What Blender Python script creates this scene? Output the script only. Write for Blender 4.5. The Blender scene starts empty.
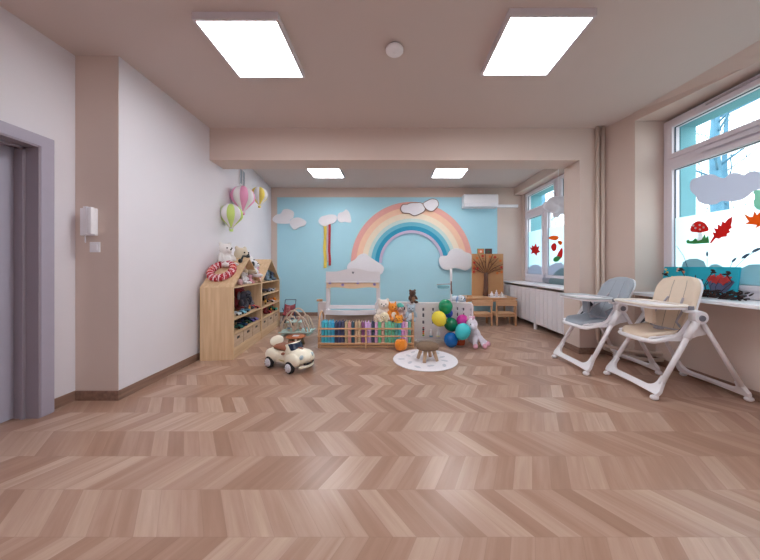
import bpy, bmesh, math, random
from mathutils import Vector, Matrix, Euler
R = math.radians
random.seed(7)
scene = bpy.context.scene
COL = scene.collection
LIGHT = 9.6; SKY = 1.9; EXPO = 1.12
F = 272.0; CX = 391.0; CY = 266.0; CH = 1.18

def at(px, py, Y):
    return Vector(((px-CX)/F*Y, Y, CH-(py-CY)/F*Y))

# ------------------------------------------------------------------ materials
def srgb(r, g, b):
    def f(c):
        c /= 255.0
        return c/12.92 if c <= .04045 else ((c+.055)/1.055)**2.4
    return (f(r), f(g), f(b), 1)

MATS = {}
def mat(name, col, rough=.6, noise=0.0, nscale=20, bump=0.0, bscale=200, metal=0, sheen=0, spec=.5):
    if name in MATS: return MATS[name]
    m = bpy.data.materials.new(name); m.use_nodes = True
    nt = m.node_tree; b = nt.nodes['Principled BSDF']
    c = srgb(*col)
    b.inputs['Roughness'].default_value = rough
    b.inputs['Metallic'].default_value = metal
    b.inputs['Specular IOR Level'].default_value = spec
    if sheen: b.inputs['Sheen Weight'].default_value = sheen
    tc = nt.nodes.new('ShaderNodeTexCoord')
    n = nt.nodes.new('ShaderNodeTexNoise'); n.inputs['Scale'].default_value = nscale
    n.inputs['Detail'].default_value = 4
    nt.links.new(tc.outputs['Object'], n.inputs['Vector'])
    mx = nt.nodes.new('ShaderNodeMix'); mx.data_type = 'RGBA'
    k = noise if noise else .03
    mx.inputs[6].default_value = (c[0]*(1-k), c[1]*(1-k), c[2]*(1-k), 1)
    mx.inputs[7].default_value = (min(1, c[0]*(1+k)), min(1, c[1]*(1+k)), min(1, c[2]*(1+k)), 1)
    nt.links.new(n.outputs['Fac'], mx.inputs[0])
    nt.links.new(mx.outputs[2], b.inputs['Base Color'])
    if bump:
        n2 = nt.nodes.new('ShaderNodeTexNoise'); n2.inputs['Scale'].default_value = bscale
        nt.links.new(tc.outputs['Object'], n2.inputs['Vector'])
        bp = nt.nodes.new('ShaderNodeBump'); bp.inputs['Strength'].default_value = bump
        bp.inputs['Distance'].default_value = .004
        nt.links.new(n2.outputs['Fac'], bp.inputs['Height'])
        nt.links.new(bp.outputs['Normal'], b.inputs['Normal'])
    MATS[name] = m
    return m

def plushmat(name, col):
    return mat(name, col, rough=.95, noise=.12, nscale=60, bump=.8, bscale=350, sheen=.3)

def wood(name, c1, c2, axis='Z', rough=.5, scale=1.0):
    if name in MATS: return MATS[name]
    m = bpy.data.materials.new(name); m.use_nodes = True
    nt = m.node_tree; b = nt.nodes['Principled BSDF']; b.inputs['Roughness'].default_value = rough
    tc = nt.nodes.new('ShaderNodeTexCoord'); mp = nt.nodes.new('ShaderNodeMapping')
    s = [30*scale]*3; s['XYZ'.index(axis)] = 2.2*scale
    mp.inputs['Scale'].default_value = s
    n = nt.nodes.new('ShaderNodeTexNoise'); n.inputs['Scale'].default_value = 1; n.inputs['Detail'].default_value = 5
    nt.links.new(tc.outputs['Object'], mp.inputs['Vector']); nt.links.new(mp.outputs[0], n.inputs['Vector'])
    r = nt.nodes.new('ShaderNodeValToRGB')
    r.color_ramp.elements[0].position = .3; r.color_ramp.elements[0].color = srgb(*c1)
    r.color_ramp.elements[1].position = .7; r.color_ramp.elements[1].color = srgb(*c2)
    nt.links.new(n.outputs['Fac'], r.inputs[0]); nt.links.new(r.outputs[0], b.inputs['Base Color'])
    MATS[name] = m
    return m

def emit(name, col, strength):
    m = bpy.data.materials.new(name); m.use_nodes = True
    nt = m.node_tree; nt.nodes.clear()
    e = nt.nodes.new('ShaderNodeEmission'); o = nt.nodes.new('ShaderNodeOutputMaterial')
    e.inputs[0].default_value = col; e.inputs[1].default_value = strength
    nt.links.new(e.outputs[0], o.inputs[0])
    return m

def glassmat(name, tint=(.97, .99, 1, 1)):
    m = bpy.data.materials.new(name); m.use_nodes = True
    nt = m.node_tree; nt.nodes.clear(); N = nt.nodes.new
    t = N('ShaderNodeBsdfTransparent'); g = N('ShaderNodeBsdfGlossy'); mx = N('ShaderNodeMixShader'); fr = N('ShaderNodeFresnel'); o = N('ShaderNodeOutputMaterial')
    t.inputs[0].default_value = tint; g.inputs['Roughness'].default_value = .02; fr.inputs[0].default_value = 1.35
    ge = N('ShaderNodeNewGeometry'); inv = N('ShaderNodeMath'); inv.operation = 'SUBTRACT'; inv.inputs[0].default_value = 1; mu = N('ShaderNodeMath'); mu.operation = 'MULTIPLY'
    nt.links.new(ge.outputs['Backfacing'], inv.inputs[1]); nt.links.new(inv.outputs[0], mu.inputs[0]); nt.links.new(fr.outputs[0], mu.inputs[1])
    nt.links.new(mu.outputs[0], mx.inputs[0]); nt.links.new(t.outputs[0], mx.inputs[1]); nt.links.new(g.outputs[0], mx.inputs[2]); nt.links.new(mx.outputs[0], o.inputs[0])
    return m

def filmmat(name, col, clear=.3, body=.25):
    """thin translucent plastic: partly clear, partly scattering"""
    m = bpy.data.materials.new(name); m.use_nodes = True
    nt = m.node_tree; nt.nodes.clear(); N = nt.nodes.new
    c = srgb(*col)
    t = N('ShaderNodeBsdfTransparent'); tr = N('ShaderNodeBsdfTranslucent'); d = N('ShaderNodeBsdfDiffuse')
    m1 = N('ShaderNodeMixShader'); m2 = N('ShaderNodeMixShader'); o = N('ShaderNodeOutputMaterial')
    t.inputs[0].default_value = c; tr.inputs[0].default_value = c; d.inputs[0].default_value = c
    m1.inputs[0].default_value = body; nt.links.new(tr.outputs[0], m1.inputs[1]); nt.links.new(d.outputs[0], m1.inputs[2])
    m2.inputs[0].default_value = clear; nt.links.new(m1.outputs[0], m2.inputs[1]); nt.links.new(t.outputs[0], m2.inputs[2])
    nt.links.new(m2.outputs[0], o.inputs[0])
    return m

# ------------------------------------------------------------------ mesh builder
class MB:
    def __init__(s): s.bm = bmesh.new(); s.mi = 0
    def _fin(s, before, smooth=False):
        for f in s.bm.faces:
            if f not in before:
                f.material_index = s.mi; f.smooth = smooth
    def _mark(s): return set(s.bm.faces)
    def box(s, c, d, rot=None, bevel=0):
        b = s._mark()
        M = Matrix.Translation(Vector(c))
        if rot is not None: M = M @ Euler(rot).to_matrix().to_4x4()
        M = M @ Matrix.Diagonal((d[0], d[1], d[2], 1))
        r = bmesh.ops.create_cube(s.bm, size=1, matrix=M)
        if bevel:
            es = list({e for v in r['verts'] for e in v.link_edges})
            bmesh.ops.bevel(s.bm, geom=es, offset=bevel, segments=2, affect='EDGES', profile=.6)
        s._fin(b); return s
    def bx(s, x0, x1, y0, y1, z0, z1, bevel=0):
        return s.box(((x0+x1)/2, (y0+y1)/2, (z0+z1)/2), (abs(x1-x0), abs(y1-y0), abs(z1-z0)), bevel=bevel)
    def cyl(s, p0, p1, r0, r1=None, seg=16):
        b = s._mark(); p0 = Vector(p0); p1 = Vector(p1); d = p1-p0
        if r1 is None: r1 = r0
        M = Matrix.Translation((p0+p1)/2) @ d.to_track_quat('Z', 'Y').to_matrix().to_4x4()
        bmesh.ops.create_cone(s.bm, cap_ends=True, segments=seg, radius1=r0, radius2=r1, depth=d.length, matrix=M)
        for f in s.bm.faces:
            if f not in b: f.material_index = s.mi; f.smooth = len(f.verts) == 4
        return s
    def sph(s, c, r, rot=None, seg=16, rings=10):
        b = s._mark()
        if not hasattr(r, '__len__'): r = (r, r, r)
        M = Matrix.Translation(Vector(c))
        if rot is not None: M = M @ Euler(rot).to_matrix().to_4x4()
        M = M @ Matrix.Diagonal((r[0], r[1], r[2], 1))
        bmesh.ops.create_uvsphere(s.bm, u_segments=seg, v_segments=rings, radius=1, matrix=M)
        s._fin(b, True); return s
    def tube(s, pts, r, seg=10, closed=False):
        b = s._mark(); pts = [Vector(p) for p in pts]; n = len(pts)
        rs = r if hasattr(r, '__len__') else [r]*n
        rings = []; ref = None
        for i, p in enumerate(pts):
            if closed: t = pts[(i+1) % n]-pts[i-1]
            elif i == 0: t = pts[1]-pts[0]
            elif i == n-1: t = pts[-1]-pts[-2]
            else: t = (pts[i+1]-pts[i]).normalized()+(pts[i]-pts[i-1]).normalized()
            t.normalize()
            if ref is None:
                ref = Vector((0, 0, 1)) if abs(t.z) < .9 else Vector((1, 0, 0))
            x = ref-t*ref.dot(t); x.normalize(); ref = x; y = t.cross(x)
            rings.append([s.bm.verts.new(p+(x*math.cos(a)+y*math.sin(a))*rs[i]) for a in [2*math.pi*k/seg for k in range(seg)]])
        m = n if closed else n-1
        for i in range(m):
            A = rings[i]; B = rings[(i+1) % n]
            for k in range(seg):
                s.bm.faces.new((A[k], A[(k+1) % seg], B[(k+1) % seg], B[k]))
        if not closed:
            s.bm.faces.new(list(reversed(rings[0]))); s.bm.faces.new(rings[-1])
        for f in s.bm.faces:
            if f not in b: f.material_index = s.mi; f.smooth = len(f.verts) == 4
        return s
    def prism(s, pts, fn, t0, t1, smooth=False):
        """pts 2D outline, fn(u, v, t) -> 3D; extruded from t0 to t1"""
        b = s._mark()
        A = [s.bm.verts.new(Vector(fn(u, v, t0))) for u, v in pts]
        B = [s.bm.verts.new(Vector(fn(u, v, t1))) for u, v in pts]
        n = len(pts)
        fa = s.bm.faces.new(A); fb = s.bm.faces.new(list(reversed(B)))
        for i in range(n): s.bm.faces.new((A[(i+1) % n], A[i], B[i], B[(i+1) % n]))
        fa.normal_update(); fb.normal_update()
        bmesh.ops.triangulate(s.bm, faces=[fa, fb])
        for f in s.bm.faces:
            if f not in b: f.material_index = s.mi; f.smooth = False
        return s
    def lathe(s, prof, c=(0, 0, 0), seg=24, rot=None):
        b = s._mark(); M = Matrix.Translation(Vector(c))
        if rot is not None: M = M @ Euler(rot).to_matrix().to_4x4()
        rings = []
        for (r, z) in prof:
            rings.append([s.bm.verts.new(M @ Vector((max(r, 1e-4)*math.cos(2*math.pi*k/seg), max(r, 1e-4)*math.sin(2*math.pi*k/seg), z))) for k in range(seg)])
        for A, B in zip(rings, rings[1:]):
            for k in range(seg): s.bm.faces.new((A[k], A[(k+1) % seg], B[(k+1) % seg], B[k]))
        s.bm.faces.new(list(reversed(rings[0]))); s.bm.faces.new(rings[-1])
        s._fin(b, True); return s
    def grid(s, fn, nu, nv, thick=0):
        """sheet fn(u,v) u,v in 0..1, closed slab with thickness along normal"""
        b = s._mark()
        P = [[Vector(fn(i/nu, j/nv)) for j in range(nv+1)] for i in range(nu+1)]
        def nrm(i, j):
            a = P[min(i+1, nu)][j]-P[max(i-1, 0)][j]; c = P[i][min(j+1, nv)]-P[i][max(j-1, 0)]
            n = a.cross(c); return n.normalized() if n.length > 1e-9 else Vector((0, 0, 1))
        T = [[s.bm.verts.new(P[i][j]+nrm(i, j)*thick/2) for j in range(nv+1)] for i in range(nu+1)]
        B = [[s.bm.verts.new(P[i][j]-nrm(i, j)*thick/2) for j in range(nv+1)] for i in range(nu+1)]
        for i in range(nu):
            for j in range(nv):
                s.bm.faces.new((T[i][j], T[i+1][j], T[i+1][j+1], T[i][j+1]))
                s.bm.faces.new((B[i][j+1], B[i+1][j+1], B[i+1][j], B[i][j]))
        for i in range(nu):
            s.bm.faces.new((T[i+1][0], T[i][0], B[i][0], B[i+1][0]))
            s.bm.faces.new((T[i][nv], T[i+1][nv], B[i+1][nv], B[i][nv]))
        for j in range(nv):
            s.bm.faces.new((T[0][j], T[0][j+1], B[0][j+1], B[0][j]))
            s.bm.faces.new((T[nu][j+1], T[nu][j], B[nu][j], B[nu][j+1]))
        s._fin(b, True); return s
    def holes(s, w, h, hl, t, x0=0, z0=0):
        """vertical panel in XZ, y from -t/2 to t/2, rectangular holes (x0,x1,z0,z1)"""
        b = s._mark()
        xs = sorted(set([0, w]+[v for q in hl for v in q[:2]])); zs = sorted(set([0, h]+[v for q in hl for v in q[2:]]))
        V = {}
        def vt(x, z, y):
            k = (round(x, 5), round(z, 5), y)
            if k not in V: V[k] = s.bm.verts.new((x0+x, y, z0+z))
            return V[k]
        solid = {}
        for i in range(len(xs)-1):
            for j in range(len(zs)-1):
                cx = (xs[i]+xs[i+1])/2; cz = (zs[j]+zs[j+1])/2
                solid[i, j] = not any(q[0] < cx < q[1] and q[2] < cz < q[3] for q in hl)
        for (i, j), ok in solid.items():
            if not ok: continue
            a, c, d, e = xs[i], xs[i+1], zs[j], zs[j+1]
            s.bm.faces.new((vt(a, d, -t/2), vt(c, d, -t/2), vt(c, e, -t/2), vt(a, e, -t/2)))
            s.bm.faces.new((vt(a, e, t/2), vt(c, e, t/2), vt(c, d, t/2), vt(a, d, t/2)))
            for (ni, nj, p, q) in ((i-1, j, (a, e), (a, d)), (i+1, j, (c, d), (c, e)), (i, j-1, (a, d), (c, d)), (i, j+1, (c, e), (a, e))):
                if not solid.get((ni, nj), False):
                    s.bm.faces.new((vt(*q, -t/2), vt(*p, -t/2), vt(*p, t/2), vt(*q, t/2)))
        s._fin(b); return s
    def build(s, name, mats, parent=None, loc=None, rot=None, mods=None):
        bmesh.ops.recalc_face_normals(s.bm, faces=s.bm.faces[:])
        me = bpy.data.meshes.new(name); s.bm.to_mesh(me); s.bm.free()
        if not isinstance(mats, (list, tuple)): mats = [mats]
        for m in mats: me.materials.append(m)
        o = bpy.data.objects.new(name, me); COL.objects.link(o)
        if parent is not None: o.parent = parent
        if loc is not None: o.location = loc
        if rot is not None: o.rotation_euler = rot
        for k in (mods or []):
            if k[0] == 'remesh':
                m = o.modifiers.new('r', 'REMESH'); m.mode = 'VOXEL'; m.voxel_size = k[1]; m.use_smooth_shade = True
                q = o.modifiers.new('s', 'SMOOTH'); q.factor = .6; q.iterations = k[2] if len(k) > 2 else 4
            if k[0] == 'bevel':
                m = o.modifiers.new('b', 'BEVEL'); m.width = k[1]; m.segments = 2; m.limit_method = 'ANGLE'; m.angle_limit = R(50)
            if k[0] == 'subsurf':
                m = o.modifiers.new('ss', 'SUBSURF'); m.levels = m.render_levels = k[1]
        return o

def tag(o, label, cat, group=None, kind=None):
    if label: o['label'] = label
    if cat: o['category'] = cat
    if group: o['group'] = group
    if kind: o['kind'] = kind
    return o
def thing(name, label, cat, loc=(0, 0, 0), rz=0, group=None):
    o = bpy.data.objects.new(name, None); COL.objects.link(o); o.empty_display_size = .05
    o.location = loc; o.rotation_euler = (0, 0, rz)
    return tag(o, label, cat, group)
def struct(o):
    o['kind'] = 'structure'; return o
def kids(o): return [c for c in bpy.data.objects if c.parent == o]
def copy_tree(o, parent=None):
    c = o.copy(); COL.objects.link(c)
    if parent is not None: c.parent = parent
    for k in kids(o): copy_tree(k, c)
    return c
def smooth_outline(pts, n=4):
    """Catmull-Rom through closed control points"""
    out = []; m = len(pts)
    for i in range(m):
        p0, p1, p2, p3 = [Vector((*pts[(i+k-1) % m], 0)) for k in range(4)]
        for k in range(n):
            t = k/n
            q = .5*((2*p1)+(-p0+p2)*t+(2*p0-5*p1+4*p2-p3)*t*t+(-p0+3*p1-3*p2+p3)*t**3)
            out.append((q.x, q.y))
    return out
def rrect(w, h, r, n=5, cx=0, cy=0):
    o = []
    for (sx, sy, a0) in ((1, 1, 0), (-1, 1, 90), (-1, -1, 180), (1, -1, 270)):
        for k in range(n+1):
            a = R(a0+90*k/n); o.append((cx+sx*(w/2-r)+r*math.cos(a), cy+sy*(h/2-r)+r*math.sin(a)))
    return o
# ------------------------------------------------------------------ palette
M_wall = mat('wall_paint', (228, 224, 230), .85, .02, 3, .08, 60)
M_wallb = mat('wall_paint_beige', (218, 200, 190), .85, .02, 3, .08, 60)
M_ceil = mat('ceiling_paint', (212, 198, 193), .9, .02, 2, .08, 60)
M_blue = mat('blue_paint', (176, 224, 240), .8, .03, 3, .08, 60)
M_teal = mat('teal_render', (112, 166, 176), .9, .08, 8, .4, 60)
M_white = mat('white_plastic', (246, 245, 250), .35)
M_pvc = mat('white_window_plastic', (228, 222, 230), .35)
M_wpaint = mat('white_lacquer', (230, 226, 230), .45)
M_lilac = mat('door_frame_grey', (172, 166, 182), .5)
M_leaf = mat('door_leaf_grey', (178, 174, 190), .5)
M_black = mat('black_plastic', (22, 22, 28), .4)
M_dark = mat('dark_grey', (60, 58, 66), .5)
M_grey = mat('grey_plastic', (130, 130, 142), .5)
M_birch = wood('birch_ply', (214, 180, 140), (232, 202, 164), 'Z', .5)
M_birchx = wood('birch_ply_flat', (206, 172, 134), (226, 196, 158), 'Y', .5)
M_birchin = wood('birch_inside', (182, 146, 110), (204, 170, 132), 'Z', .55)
M_beech = wood('beech', (196, 150, 112), (216, 172, 132), 'X', .5)
M_beechz = wood('beech_upright', (196, 150, 112), (216, 172, 132), 'Z', .5)
M_base = wood('baseboard_wood', (128, 100, 86), (156, 124, 108), 'Y', .5)
M_glass = glassmat('window_glass')
M_gasket = mat('gasket', (60, 74, 90), .6)

# ------------------------------------------------------------------ floor
def floor_material():
    m = bpy.data.materials.new('chevron_floor'); m.use_nodes = True
    nt = m.node_tree; b = nt.nodes['Principled BSDF']; N = nt.nodes.new; L = nt.links.new
    def ma(op, a, c=None, d=None):
        n = N('ShaderNodeMath'); n.operation = op
        for i, v in enumerate((a, c, d)):
            if v is None: continue
            if isinstance(v, (int, float)): n.inputs[i].default_value = v
            else: L(v, n.inputs[i])
        return n.outputs[0]
    tc = N('ShaderNodeTexCoord'); sp = N('ShaderNodeSeparateXYZ'); L(tc.outputs['Object'], sp.inputs[0])
    X, Y = sp.outputs[0], sp.outputs[1]
    yb = ma('DIVIDE', ma('SUBTRACT', Y, 1.184-20*.252), .252)
    row = ma('FLOOR', yb); fr = ma('SUBTRACT', yb, row)
    par = ma('MODULO', row, 2)
    half = ma('DIVIDE', ma('SUBTRACT', row, par), 2)
    ue = ma('MULTIPLY', fr, .19)
    uo = ma('SUBTRACT', .19, ma('MULTIPLY', fr, .13))
    mixu = ma('ADD', ma('MULTIPLY', par, uo), ma('MULTIPLY', ma('SUBTRACT', 1, par), ue))
    u = ma('ADD', ma('ADD', X, 10), ma('ADD', mixu, ma('MULTIPLY', half, .06)))
    pi = ma('DIVIDE', u, .103); pidx = ma('FLOOR', pi); pf = ma('SUBTRACT', pi, pidx)
    cv = N('ShaderNodeCombineXYZ'); L(pidx, cv.inputs[0]); L(row, cv.inputs[1])
    wn = N('ShaderNodeTexWhiteNoise'); wn.noise_dimensions = '3D'; L(cv.outputs[0], wn.inputs['Vector'])
    gv = N('ShaderNodeCombineXYZ'); L(ma('MULTIPLY', u, 22), gv.inputs[0]); L(ma('MULTIPLY', Y, 2.2), gv.inputs[1]); L(ma('MULTIPLY', wn.outputs['Value'], 31), gv.inputs[2])
    gn = N('ShaderNodeTexNoise'); gn.inputs['Scale'].default_value = 1; gn.inputs['Detail'].default_value = 6; gn.inputs['Roughness'].default_value = .6; gn.inputs['Distortion'].default_value = .25
    L(gv.outputs[0], gn.inputs['Vector'])
    val = ma('ADD', ma('MULTIPLY', wn.outputs['Value'], .44), ma('MULTIPLY', gn.outputs['Fac'], .56))
    rp = N('ShaderNodeValToRGB'); cr = rp.color_ramp
    cr.elements[0].position = .12; cr.elements[0].color = srgb(150, 114, 95)
    cr.elements[1].position = .88; cr.elements[1].color = srgb(208, 182, 164)
    e = cr.elements.new(.42); e.color = srgb(170, 135, 116)
    e = cr.elements.new(.62); e.color = srgb(185, 154, 136)
    L(val, rp.inputs[0])
    d1 = ma('MINIMUM', pf, ma('SUBTRACT', 1, pf)); d2 = ma('MULTIPLY', ma('MINIMUM', fr, ma('SUBTRACT', 1, fr)), 2.4)
    dj = ma('MINIMUM', d1, d2); j = ma('LESS_THAN', dj, .012)
    mx = N('ShaderNodeMix'); mx.data_type = 'RGBA'; L(ma('MULTIPLY', j, .22), mx.inputs[0]); L(rp.outputs[0], mx.inputs[6]); mx.inputs[7].default_value = srgb(110, 80, 66)
    L(mx.outputs[2], b.inputs['Base Color'])
    rr = ma('ADD', .26, ma('MULTIPLY', gn.outputs['Fac'], .06)); L(rr, b.inputs['Roughness'])
    b.inputs['Specular IOR Level'].default_value = .5
    bp = N('ShaderNodeBump'); bp.inputs['Strength'].default_value = .035; bp.inputs['Distance'].default_value = .002
    L(ma('SUBTRACT', gn.outputs['Fac'], j), bp.inputs['Height']); L(bp.outputs[0], b.inputs['Normal'])
    return m
M_floor = floor_material()
CEIL = 3.03; YB = 6.45

mb = MB(); mb.bx(-3.1, 3.3, -2.2, YB+.05, -.1, 0); struct(mb.build('floor', M_floor))
mb = MB(); mb.bx(-3.1, 3.6, -2.2, YB+.1, CEIL, CEIL+.1); struct(mb.build('ceiling', M_ceil))
def plan(pts, z0, z1, name, m):
    b = MB(); b.prism(pts, lambda u, v, t: (u, v, t), z0, z1)
    return struct(b.build(name, m))
# left side: door wall, short return, long white wall that leans outward beyond the beam
LW1 = -2.78
DY0, DY1, DZ = 1.20, 2.115, 2.11       # door opening
mb = MB()
mb.bx(LW1-.25, LW1, DY1+.0, 2.395+.3, 0, CEIL)
mb.bx(LW1-.25, LW1, -2.2, DY0, 0, CEIL)
mb.bx(LW1-.25, LW1, DY0, DY1, DZ, CEIL)
struct(mb.build('wall_left_near', M_wall))
plan([(LW1, 2.395), (-2.402, 2.395), (-2.402, 2.50), (LW1, 2.50)], 0, CEIL, 'wall_left_return', M_wallb)
plan([(-2.40, 2.397), (-2.44, 3.85), (-2.84, YB), (-3.1, YB), (-2.78, 3.0), (-2.78, 2.5), (-2.402, 2.5)], 0, CEIL, 'wall_left', M_wall)
plan([(-3.1, -2.2), (3.6, -2.2), (3.6, -2.35), (-3.1, -2.35)], 0, CEIL, 'wall_front', M_wall)
# back wall with its blue painted field
mb = MB()
xs = [-3.1, -2.70, 2.52, 3.2]; zs = [0, 2.81, CEIL]
for i in range(3):
    for j in range(2):
        mb.mi = 1 if (i == 1 and j == 0) else 0
        mb.bx(xs[i], xs[i+1], YB, YB+.15, zs[j], zs[j+1])
struct(mb.build('wall_back', [M_wallb, M_blue]))
# beam between the two halves of the room
mb = MB(); mb.bx(-2.46, 2.53, 3.65, 3.985, 2.60, CEIL); struct(mb.build('trim_1', M_wallb))
# right side
plan([(2.53, 3.65), (2.53, 3.98), (3.36, 3.98), (3.36, 3.29), (2.95, 3.29), (2.87, 3.65)], 0, CEIL, 'wall_right_pillar', M_wallb)
plan([(3.20, .6), (3.36, .6), (3.36, 3.29), (3.20, 3.29)], 0, .83, 'wall_right', M_wallb)
plan([(3.06, -2.2), (3.36, -2.2), (3.36, .6), (3.06, .6)], 0, CEIL, 'wall_right_near', M_wallb)
# lintel over the near window: slanting plaster face, flat soffit
mb = MB()
def lint(y, xc, xs_):
    return [(xc, y, CEIL), (xs_, y, 2.935), (3.36, y, 2.935), (3.36, y, CEIL)]
sec = [lint(3.29, 2.93, 2.95), lint(2.35, 3.01, 3.15), lint(.6, 3.12, 3.25)]
for A, B in zip(sec, sec[1:]):
    vs = [mb.bm.verts.new(p) for p in A+B]
    for k in range(4): mb.bm.faces.new((vs[k], vs[(k+1) % 4], vs[4+(k+1) % 4], vs[4+k]))
struct(mb.build('trim_2', M_wallb))
# far window niche
plan([(3.02, 3.98), (3.20, 3.98), (3.20, YB), (3.02, YB)], 0, .80, 'wall_right_far', M_wallb)
mb = MB(); mb.bx(2.92, 3.20, 3.98, YB, 2.86, CEIL); struct(mb.build('trim_3', M_wallb))
mb = MB(); mb.bx(3.10, 3.20, 6.36, YB, .80, 2.86); struct(mb.build('trim_4', M_wallb))
# outer insulation reveals (teal)
mb = MB()
mb.bx(3.37, 3.55, 3.165, 3.6, .7, 3.2); mb.bx(3.37, 3.55, .3, 3.165, 2.80, 3.2); mb.bx(3.37, 3.55, .3, .74, .7, 2.80); mb.bx(3.37, 3.55, .3, 3.6, .2, .93)
struct(mb.build('trim_5', M_teal))
mb = MB()
mb.bx(3.21, 3.46, 6.24, 6.6, .7, 3.2); mb.bx(3.21, 3.46, 3.7, 6.24, 2.79, 3.2); mb.bx(3.21, 3.46, 3.62, 4.1, .7, 2.79); mb.bx(3.21, 3.46, 3.7, 6.6, .2, .90)
struct(mb.build('trim_6', M_teal))

# baseboards
BH = .085; BT = .014
def bboard(name, p, q, side):
    p = Vector((*p, 0)); q = Vector((*q, 0)); d = (q-p).normalized(); n = Vector((-d.y, d.x, 0))*side
    b = MB(); pts = [p, q, q+n*BT, p+n*BT]
    b.prism([(v.x, v.y) for v in pts], lambda u, v, t: (u, v, t), 0, BH)
    return struct(b.build(name, M_base, mods=[('bevel', .003)]))
bboard('baseboard_left_near', (LW1, 2.203), (LW1, 2.395), -1)
bboard('baseboard_left_return', (LW1, 2.395), (-2.387, 2.395), -1)
bboard('baseboard_left', (-2.40, 2.395), (-2.44, 3.85), -1)
bboard('baseboard_left_far', (-2.44, 3.85), (-2.84, YB), -1)
bboard('baseboard_back', (-2.84, YB), (3.0, YB), -1)
bboard('baseboard_pillar_side', (2.53, 3.98), (2.53, 3.65-BT), -1)
bboard('baseboard_pillar', (2.53, 3.65), (2.87, 3.65), -1)
bboard('baseboard_right_corner', (2.87, 3.65), (2.95, 3.29), -1)
bboard('baseboard_right_niche', (2.95, 3.29), (3.2, 3.29), -1)
bboard('baseboard_right', (3.20, 3.29), (3.20, .6), -1)

# ------------------------------------------------------------------ door
d = thing('door_1', None, None, (LW1, (DY0+DY1)/2, 0)); struct(d)
W = DY1-DY0; h = W/2
mb = MB()
# architrave, standing 60 mm proud of the wall
pts = [(-h-.09, 0), (-h-.09, 2.197), (h+.085, 2.197), (h+.085, 0), (h, 0), (h, DZ), (-h, DZ), (-h, 0)]
mb.prism(pts, lambda u, v, t: (t, u, v), 0.001, .06)
mb.build('door_frame', M_lilac, d, mods=[('bevel', .004)])
mb = MB()
for (a, b_, t0, t1) in ((h-.012, h+.002, -.25, .055), (-h-.002, -h+.012, -.25, .055)):
    mb.bx(t0, t1, a, b_, 0, DZ)
mb.bx(-.25, .055, -h, h, DZ-.012, DZ)
mb.bx(-.07, -.045, h-.03, h-.012, 0, DZ-.012); mb.bx(-.07, -.045, -h+.012, h-.012, DZ-.03, DZ-.012)
mb.build('door_jamb', mat('door_jamb_grey', (150, 140, 150), .5), d)
mb = MB(); mb.bx(-.175, -.135, -h+.012, h-.013, .006, DZ-.013); lf = mb.build('door_leaf', M_leaf, d)
mb = MB(); mb.cyl((-.135, -.37, 1.02), (-.085, -.37, 1.02), .011); mb.cyl((-.088, -.37, 1.02), (-.088, -.25, 1.02), .010); mb.box((-.132, -.37, 1.0), (.008, .04, .2)); mb.build('door_handle', mat('brushed_metal', (150, 150, 155), .3, metal=1), lf)

# ------------------------------------------------------------------ windows
def window(name, X, y0, y1, z0, z1, glasses, gasket=.006, T=.07):
    """frame in the YZ plane at X, glasses = list (ya, yb, za, zb)"""
    w = thing(name, None, None, (X, y1, 0)); struct(w)
    mb = MB(); mb.holes(y1-y0, z1-z0, [(y1-b, y1-a, c-z0, e-z0) for (a, b, c, e) in glasses], T)
    # map panel XZ -> -Y Z
    for v in mb.bm.verts: v.co = Vector((v.co.y+.0, -v.co.x, v.co.z+z0))
    mb.build('window_frame', M_pvc, w, mods=[('bevel', .006)])
    for (a, b, c, e) in glasses:
        s = MB(); k = .055
        s.holes(b-a+2*k, e-c+2*k, [(k, k+b-a, k, k+e-c)], .03)
        for v in s.bm.verts: v.co = Vector((v.co.y-T/2-.008, y1*0-(v.co.x-k)-(y1-b), v.co.z-k+c))
        so = s.build('sash', M_pvc, w, mods=[('bevel', .008)])
        g = MB(); g.bx(.008, .016, -(y1-a), -(y1-b), c, e); g.build('pane', M_glass, so)
        gk = MB(); gk.holes(b-a, e-c, [(gasket, b-a-gasket, gasket, e-c-gasket)], .012)
        for v in gk.bm.verts: v.co = Vector((v.co.y-.02, -v.co.x-(y1-b), v.co.z+c))
        gk.build('gasket', M_gasket, so)
    return w
w1 = window('window_1', 3.325, .62, 3.285, .872, 2.90, [(2.02, 3.165, 2.49, 2.795), (2.02, 3.165, 1.0, 2.30), (.74, 1.86, 2.49, 2.795), (.74, 1.86, 1.0, 2.30)])
mb = MB(); mb.bx(-.052, -.035, -.95, -.45, 2.86, 2.875); mb.bx(-.05, -.035, -.62, -.52, 2.862, 2.88); mb.build('trickle_vent', mat('vent_plastic', (205, 196, 204), .5), w1)
mb = MB(); mb.bx(-.07, -.055, -1.05, -.42, 2.375, 2.405, bevel=.004); mb.build('trickle_vent', M_pvc, w1)
mb = MB(); mb.cyl((-.06, -1.33, 1.6), (-.1, -1.33, 1.6), .012); mb.bx(-.11, -.095, -1.342, -1.318, 1.47, 1.61, bevel=.004); mb.build('window_handle', M_white, w1)
w2 = window('window_2', 3.165, 4.1, 6.355, .835, 2.855, [(5.20, 6.22, 2.44, 2.77), (5.62, 6.22, 1.0, 2.25), (4.86, 5.42, 1.0, 2.25), (4.22, 4.96, 2.44, 2.77), (4.22, 4.68, 1.0, 2.25)])
# sills
mb = MB(); mb.bx(2.89, 3.285, .6, 3.288, .835, .87, bevel=.008); o = mb.build('window_sill_near', M_white); o['kind'] = 'structure'; o.name = 'trim_7'
mb = MB(); mb.bx(2.655, 3.12, 3.985, YB-.002, .80, .832, bevel=.006); o = mb.build('trim_8', M_white); struct(o)

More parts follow.
